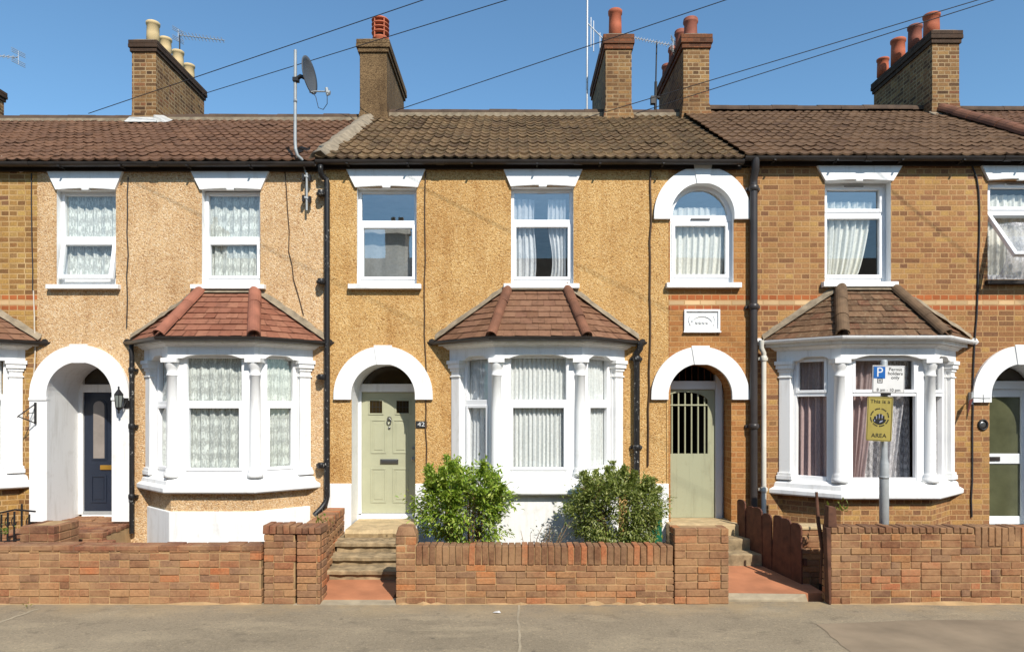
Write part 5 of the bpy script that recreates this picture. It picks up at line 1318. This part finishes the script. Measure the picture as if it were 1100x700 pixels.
mb = MB(Mt); n = 40   # ring of words drawn as a broken dark ring
for i in range(n):
    if i % 5 == 4: continue
    a0, a1 = 2*math.pi*i/n, 2*math.pi*(i+.75)/n
    mb.add([(.098*math.cos(a0),-.0016,.018+.108*math.sin(a0)),(.098*math.cos(a1),-.0016,.018+.108*math.sin(a1)),(.085*math.cos(a1),-.0016,.018+.093*math.sin(a1)),(.085*math.cos(a0),-.0016,.018+.093*math.sin(a0))], [(0,1,2,3)])
mb.build('ring_lettering', m['ink'], ty, recalc=False)
mb = MB(Mt); mb.prism([(.068*math.cos(a), -.002+.062*math.sin(a)) for a in [math.pi+i*math.pi/14 for i in range(15)]], -.0018, .001)
for k, (fx, fh) in enumerate(((-.045,.03),(-.018,.055),(.012,.058),(.04,.038))): mb.box(fx-.011, fx+.011, -.0017, .001, -.01, fh)
mb.build('emblem_hand', m['ink'], ty)
mb = MB(Mt)
for fx, a, b_ in ((-.031,.0,.035),(-.003,.01,.06),(.026,.01,.05),(-.05,-.03,-.01)): mb.box(fx-.004, fx+.005, -.0024, .001, a, b_)
mb.prism([(.0,-.045),(.03,-.03),(.035,-.012),(.005,-.025)], -.0024, .001); mb.build('emblem_light', m['inkgrey'], ty)
mb = MB(); mb.box(sx_-.05, sx_+.045, -1.926, -1.88, Z(424.5,8.1), Z(421.5,8.1)); mb.box(sx_-.05, sx_+.045, -1.93, -1.88, Z(462,8.1), Z(459,8.1)); mb.build('bracket', m['iron'], ty)

# ------------------------------------------------------------------ small things on the fronts
lx, lz = X(127.5, 9.85), Z(431, 9.85)
t = thing('wall_lantern', 'dark metal carriage lantern on the white arch by the navy door', 'lantern', (lx,0,lz))
mb = MB(); yy = -.15
mb.lathe([(.05,0),(.07,.012),(.012,.09),(.012,.105),(.02,.11),(.004,.13)], (lx,yy,lz+.085), 6, smooth=False)
for k in range(6):
    a = k*math.pi/3; mb.tube([(lx+.042*math.cos(a),yy+.042*math.sin(a),lz-.085),(lx+.06*math.cos(a),yy+.06*math.sin(a),lz+.09)], .006, 5)
mb.lathe([(.005,-.17),(.018,-.15),(.01,-.13),(.045,-.09),(.045,-.08)], (lx,yy,lz), 6, smooth=False)
mb.build('lantern_frame', m['iron'], t)
mb = MB(); mb.lathe([(.038,-.08),(.055,.088)], (lx,yy,lz), 6, smooth=False); mb.build('glass', m['lampglass'], t)
mb = MB(); mb.box(lx+.02, lx+.09, -.062, -.045, lz-.09, lz+.05); mb.tube([(lx+.055,-.06,lz+.0),(lx+.055,-.11,lz-.06),(lx+.02,-.15,lz-.12),(lx,-.15,lz-.11)], .009, 6); mb.build('bracket', m['iron'], t)
t = thing('hanging_bracket', 'black iron basket bracket on the white arch by the navy door', 'bracket', (X(40),-.05,Z(450)))
mb = MB(); xx = X(41); mb.box(xx-.008, xx+.012, -.075, -.05, Z(455), Z(432))
mb.tube([(xx,-.07,Z(434)),(xx-.01,-.16,Z(438)),(xx-.05,-.32,Z(446)),(xx-.06,-.34,Z(447.5))], .008, 6); mb.tube([(xx,-.07,Z(454)),(xx-.05,-.32,Z(447))], .008, 6); mb.tube([(xx+.0,-.07,Z(443)),(xx-.02,-.18,Z(443.5)),(xx-.02,-.2,Z(447))], .006, 6); mb.build('arm', m['iron'], t)
t = thing('hanging_bracket', 'iron bracket with a faded red pennant left of the glazed door', 'bracket', (X(1042),0,Z(428)))
mb = MB(); xx = X(1041); mb.box(xx-.01, xx+.012, -.072, .0, Z(434), Z(421)); mb.tube([(xx,-.06,Z(427)),(xx+.06,-.2,Z(428)),(xx+.1,-.3,Z(428))], .008, 6); mb.tube([(xx+.07,-.2,Z(432)),(xx+.07,-.2,Z(424))], .007, 6); mb.tube([(xx-.06,-.15,Z(428)),(xx,-.06,Z(427))], .007, 6); mb.build('arm', m['galv'], t)
mb = MB(); mb.hexa([(xx-.13,-.17,Z(443)),(xx-.12,-.17,Z(443.4)),(xx-.12,-.16,Z(443.4)),(xx-.13,-.16,Z(443)),(xx-.10,-.16,Z(430)),(xx-.02,-.12,Z(428)),(xx-.02,-.11,Z(428)),(xx-.10,-.15,Z(430))]); mb.build('pennant', plain('faded_red_cloth', S(120,60,50,.6), .9), t)
t = thing('round_plaque', 'small round dark framed plaque on the brick by the glazed door', 'plaque', (X(1055.5),0,Z(456)))
mb = MB(); c = (X(1055.5), 0, Z(456)); mb.tube([(c[0]+.062*math.cos(a), -.012, c[2]+.07*math.sin(a)) for a in [i*math.pi/10 for i in range(21)]], .014, 8); mb.build('frame', m['iron'], t)
mb = MB(); mb.lathe([(.055,.0),(.055,-.008),(.03,-.012)], c, 18, axis='y'); mb.build('face', m['chrome'], t)
# insulator bracket under the eaves
t = thing('cable_bracket', 'pale cable bracket with two insulators under the eaves by the downpipe', 'bracket', (X(330,9.9),0,Z(200,9.9)))
mb = MB(); xx = X(329.5,9.9); mb.tube([(xx,-.1,Z(186,9.9)),(xx,-.1,Z(226,9.9))], .016, 8)
for py in (191, 214): mb.tube([(xx-.05,-.1,Z(py-2,9.9)),(xx+.05,-.1,Z(py,9.9))], .022, 8); mb.tube([(xx,-.1,Z(py,9.9)),(xx,.0,Z(py,9.9))], .012, 6)
mb.build('rod', m['galv'], t)
mb = MB()
for py in (191, 214):
    mb.box(xx-.06, xx-.03, -.13, -.07, Z(py+3,9.9), Z(py-4,9.9)); mb.box(xx+.03, xx+.06, -.13, -.07, Z(py+4,9.9), Z(py-3,9.9))
mb.build('insulator', m['iron'], t)
mb = MB(); mb.tube([(xx,-.1,Z(189,9.9)),(xx-.05,-.06,Z(178,9.9)),(xx-.1,-.12,Z(172,9.9)),(X(318,9.8),-.2,Z(166,9.8))], .012, 6); mb.build('wire_tail', m['galv'], t)

# ------------------------------------------------------------------ satellite dish on mast
dm = 9.78
t = thing('satellite_dish', 'dark grey satellite dish on a mast rising from the gutter', 'satellite dish', (X(318,dm),-.22,5.4))
mb = MB(); mb.tube([P2(325,172,dm+.06),P2(319.5,167,dm+.0),P2(317.5,160,dm),P2(317,150,dm),P2(317.3,54,dm)], .022, 10); mb.lathe([(.026,0),(.026,.04)], P2(317.2,110,dm), 10); mb.build('mast', m['galv'], t)
cx_, _, cz_ = P2(333.5,81.5,dm); cy_ = dm-10-.02
ax_ = Vector((.97,-.15,.10)).normalized(); e1 = ax_.cross(Vector((0,0,1))).normalized(); e2 = e1.cross(ax_)
mb = MB(); vs = []; nr, na = 7, 32; rx_, rz_ = .235, .255
for i in range(nr+1):
    q = i/nr
    for k in range(na):
        a = 2*math.pi*k/na; vs.append(Vector((cx_,cy_,cz_)) + e1*rx_*q*math.cos(a) + e2*rz_*q*math.sin(a) + ax_*(.055*(q*q-1)))
back = [v - ax_*.012 for v in vs]; N = len(vs)
fs = [(i*na+k, i*na+(k+1)%na, (i+1)*na+(k+1)%na, (i+1)*na+k) for i in range(nr) for k in range(na)]
fs2 = [tuple(N+j for j in reversed(f)) for f in fs] + [(nr*na+k, nr*na+(k+1)%na, N+nr*na+(k+1)%na, N+nr*na+k) for k in range(na)]
mb.add(vs+back, fs+fs2, 0, True); mb.build('reflector', m['dish'], t, recalc=False)
mb = MB(); lc = Vector(P2(353,98.5,dm-.12)); b0 = Vector((cx_,cy_,cz_)) - e2*.24 + ax_*.0
mb.tube([b0 - ax_*.03, b0+ax_*.05, lc], .011, 8); mb.tube([lc-Vector((.03,0,.01)), lc+Vector((.02,0,-.02))], .03, 10); mb.tube([lc+Vector((-.03,0,.05)), lc+Vector((-.01,0,-.05))], .022, 10); mb.build('feed_arm', m['galv'], t)
mb = MB(); mb.tube([P2(317,86,dm), P2(323,82,dm), P2(328,84,dm-.01)], .03, 8); mb.box(X(315,dm),X(321,dm),-.26,-.18,Z(88,dm),Z(84,dm)); mb.build('mount', m['iron'], t)
mb = MB(); mb.tube([lc+Vector((-.02,0,-.05)), lc+Vector((-.02,0,-.17)), lc+Vector((-.08,.02,-.24)), lc+Vector((-.15,.03,-.21)), lc+Vector((-.19,.04,-.05)), b0], .005, 6); mb.build('lead', m['cable'], t)

# ------------------------------------------------------------------ TV aerials
def yagi(mb, a, b, n, el, vertical=False, refl=True, r=.007):
    a, b = Vector(a), Vector(b); mb.tube([a, b], .011, 6); d = (b-a).normalized()
    for i in range(n):
        p = a.lerp(b, (i+.5)/n); L = el*(1-.35*i/n)
        u = Vector((0,0,1)) if vertical else d.cross(Vector((0,0,1))).normalized()*.75+Vector((0,0,.66))
        mb.tube([p-u*L, p+u*L], r, 5)
    if refl:
        u = Vector((0,0,1)); w_ = d.cross(u).normalized()
        for s in (-1,1): 
            for k in (-.12,0,.12): mb.tube([a+u*s*.1+w_*-.15+u*k*.3-d*.02, a+u*s*.1+w_*.15+u*k*.3-d*.02], r, 5)
        mb.tube([a-u*.14-d*.02, a+u*.14-d*.02], r, 5)
G = 'television aerials on the chimneys'
t = thing('tv_aerial', 'long aerial sticking out beside the cream chimney pots', 'aerial', P2(190,60,15.6), G)
mb = MB(); yagi(mb, P2(192,38,15.6), P2(241,43.5,15.0), 13, .09); mb.build('boom', m['alu'], t); mb = MB(); mb.tube([P2(193,104,15.55), P2(193,37,15.6)], .016, 6); mb.build('mast', m['iron'], t)
t = thing('tv_aerial', 'tip of an aerial entering at the left edge of the sky', 'aerial', P2(-20,100,14.6), G)
mb = MB(); yagi(mb, P2(19,62,14.3), P2(-25,58,14.6), 9, .10); mb.build('boom', m['alu'], t); mb = MB(); mb.tube([P2(-22,128,14.5), P2(-22,57,14.5)], .016, 6); mb.build('mast', m['iron'], t)
t = thing('tv_aerial', 'tall mast with upright aerial rods left of the single red pot', 'aerial', P2(631,118,13.9), G)
mb = MB(); mb.tube([P2(630.5,120,13.9), P2(631,-30,13.9)], .022, 8); mb.build('mast', m['alu'], t)
mb = MB(); a, b_ = Vector(P2(630,24,13.9)), Vector(P2(652,46,13.75)); mb.tube([a,b_], .014, 6)
for q, l1, l2 in ((.22,10,22),(.35,9,24),(.66,3,20),(1.0,2,13)):
    p = a.lerp(b_, q); mb.tube([p+Vector((0,0,l1*13.8/750)), p-Vector((0,0,l2*13.8/750))], .011, 5)
mb.build('boom', m['alu'], t)
t = thing('tv_aerial', 'slanting aerial on a thin mast between the two middle chimneys', 'aerial', P2(704,117,13.9), G)
mb = MB(); mb.tube([P2(704,118,13.9), P2(704.5,88,13.9)], .028, 8); mb.tube([P2(704.5,88,13.9), P2(705.5,44,13.9)], .014, 8); mb.tube([P2(701,105,13.9),P2(709,105,13.9)], .02, 6); mb.box(X(699,13.9),X(703.5,13.9),3.85,3.95,Z(112,13.9),Z(104,13.9)); mb.build('mast', m['iron'], t)
mb = MB(); yagi(mb, P2(722,49,13.7), P2(668,38,14.2), 17, .12, refl=True, r=.008); mb.build('boom', m['alu'], t)

# ------------------------------------------------------------------ overhead wires
def wire(label, p0, p1, ext, r=.007, d0=13.3, d1=11.0):
    a, b_ = Vector(P2(*p0, d0)), Vector(P2(*p1, d1)); c = a+(b_-a)*ext; n = 24; pts = []
    for i in range(n+1): pts.append(a.lerp(c, i/n))
    mb = MB(); mb.tube(pts, r, 6); return tag(mb.build('overhead_wire', m['cable'], None), label, 'wire', 'telephone wires across the sky')
wire('highest wire, crossing the sky left of the louvred pot', (95,122), (455,0), 2.6, d0=13.35)
wire('wire passing across the satellite dish and just under the louvred pot', (212,103), (545,0), 2.6, d0=15.0)
wire('wire rising rightward past the tall single red pot', (425,119), (780,0), 2.6, d0=13.1)
wire('upper wire of the pair behind the rightmost red pots', (625,128), (1051,0), 2.4, d0=13.15)
wire('lower wire of the pair crossing the rightmost red pots', (683,122), (1068,0), 2.4, d0=13.15)
def highwire(label, x0, z0=8.0):
    mb = MB(); pts = []
    for i in range(40):
        q = .35+i*.3; pts.append((x0+2.2*q, -q, z0+.1*q))
    mb.tube(pts, .0055, 6); return tag(mb.build('overhead_wire', m['cable'], None), label, 'wire', 'telephone wires across the sky')
highwire('wire above the picture whose thin shadow slants over the golden pebbledash', -6.64)
highwire('wire above the picture whose thin shadow slants over the pink pebbledash', -10.6)
# bits of litter on the pavement
mb = MB(); r = random.Random(80); x, y = X(533,7.45), -2.5
mb.add([(x-.04,y,.006),(x+.01,y-.03,.012),(x+.05,y-.01,.006),(x+.03,y+.025,.02),(x-.02,y+.03,.008)], [(0,1,2,3,4)]); mb.build
tag(mb.build('paper_scrap', m['signwhite'], None, recalc=False), 'crumpled white paper scrap on the pavement in the middle', 'litter')

# ------------------------------------------------------------------ terrace across the street (seen only in the window panes)
t = thing('terraced_house', 'long plain terrace across the street mirrored in the window panes', 'house', (0,-22,0))
mb = MB(); mb.box(-40, 40, -29, -21.5, -.1, 7.2); mb.build('wall', m['stock'], t)
mb = MB(); mb.prismx([(-29.2,7.15),(-21.2,7.15),(-25.2,9.8)], -40.2, 40.2); mb.build('roof', m['ridge'], t)
for i in range(9):
    mb = MB(); x = -35.2+i*9.4+.7; mb.box(x, x+1.0, -25.8, -24.4, 9.0, 11.1); mb.box(x-.08, x+1.08, -25.9, -24.3, 11.1, 11.3); mb.lathe([(.14,0),(.12,.5)], (x+.3,-25,11.3), 10); mb.lathe([(.14,0),(.12,.5)], (x+.7,-25,11.3), 10); mb.build('chimney', m['chim'], t)

# ------------------------------------------------------------------ camera, light
cam = bpy.data.cameras.new('Camera'); co = bpy.data.objects.new('Camera', cam); COL.objects.link(co); sc.camera = co
co.location = (0,-10,EZ); co.rotation_euler = (math.radians(90),0,0)
cam.sensor_width = 36; cam.lens = 750/1100*36; cam.shift_x = 0; cam.shift_y = 88/1100; cam.clip_end = 2000; cam.clip_start = .05
SUN = Vector((.445,-1,.97)).normalized()
el = math.asin(SUN.z); rot = math.atan2(SUN.x, SUN.y)
wd = bpy.data.worlds.new('World'); sc.world = wd; wd.use_nodes = True; nt = wd.node_tree
sk = nt.nodes.new('ShaderNodeTexSky'); sk.sky_type = 'NISHITA'; sk.sun_disc = False; sk.sun_elevation = el; sk.sun_rotation = rot
sk.air_density = 1.0; sk.dust_density = .45; sk.ozone_density = 3.5; sk.altitude = 50
bg = nt.nodes['Background']; mxc = nt.nodes.new('ShaderNodeMix'); mxc.data_type = 'RGBA'; mxc.blend_type = 'MULTIPLY'; mxc.inputs[0].default_value = 1; mxc.inputs[7].default_value = (.80,1.0,1.0,1)
nt.links.new(sk.outputs[0], mxc.inputs[6]); nt.links.new(mxc.outputs[2], bg.inputs[0]); bg.inputs[1].default_value = .14
ld = bpy.data.lights.new('Sun', 'SUN'); lo = bpy.data.objects.new('Sun', ld); COL.objects.link(lo)
ld.energy = 4.6; ld.angle = math.radians(.53); ld.color = (1.0,.94,.85); lo.rotation_euler = SUN.to_track_quat('Z','Y').to_euler()
sc.view_settings.view_transform = 'Standard'; sc.view_settings.look = 'None'; sc.view_settings.exposure = .32; sc.view_settings.gamma = 1
sc.cycles.use_denoising = True
sc.cycles.max_bounces = 8; sc.cycles.transparent_max_bounces = 16
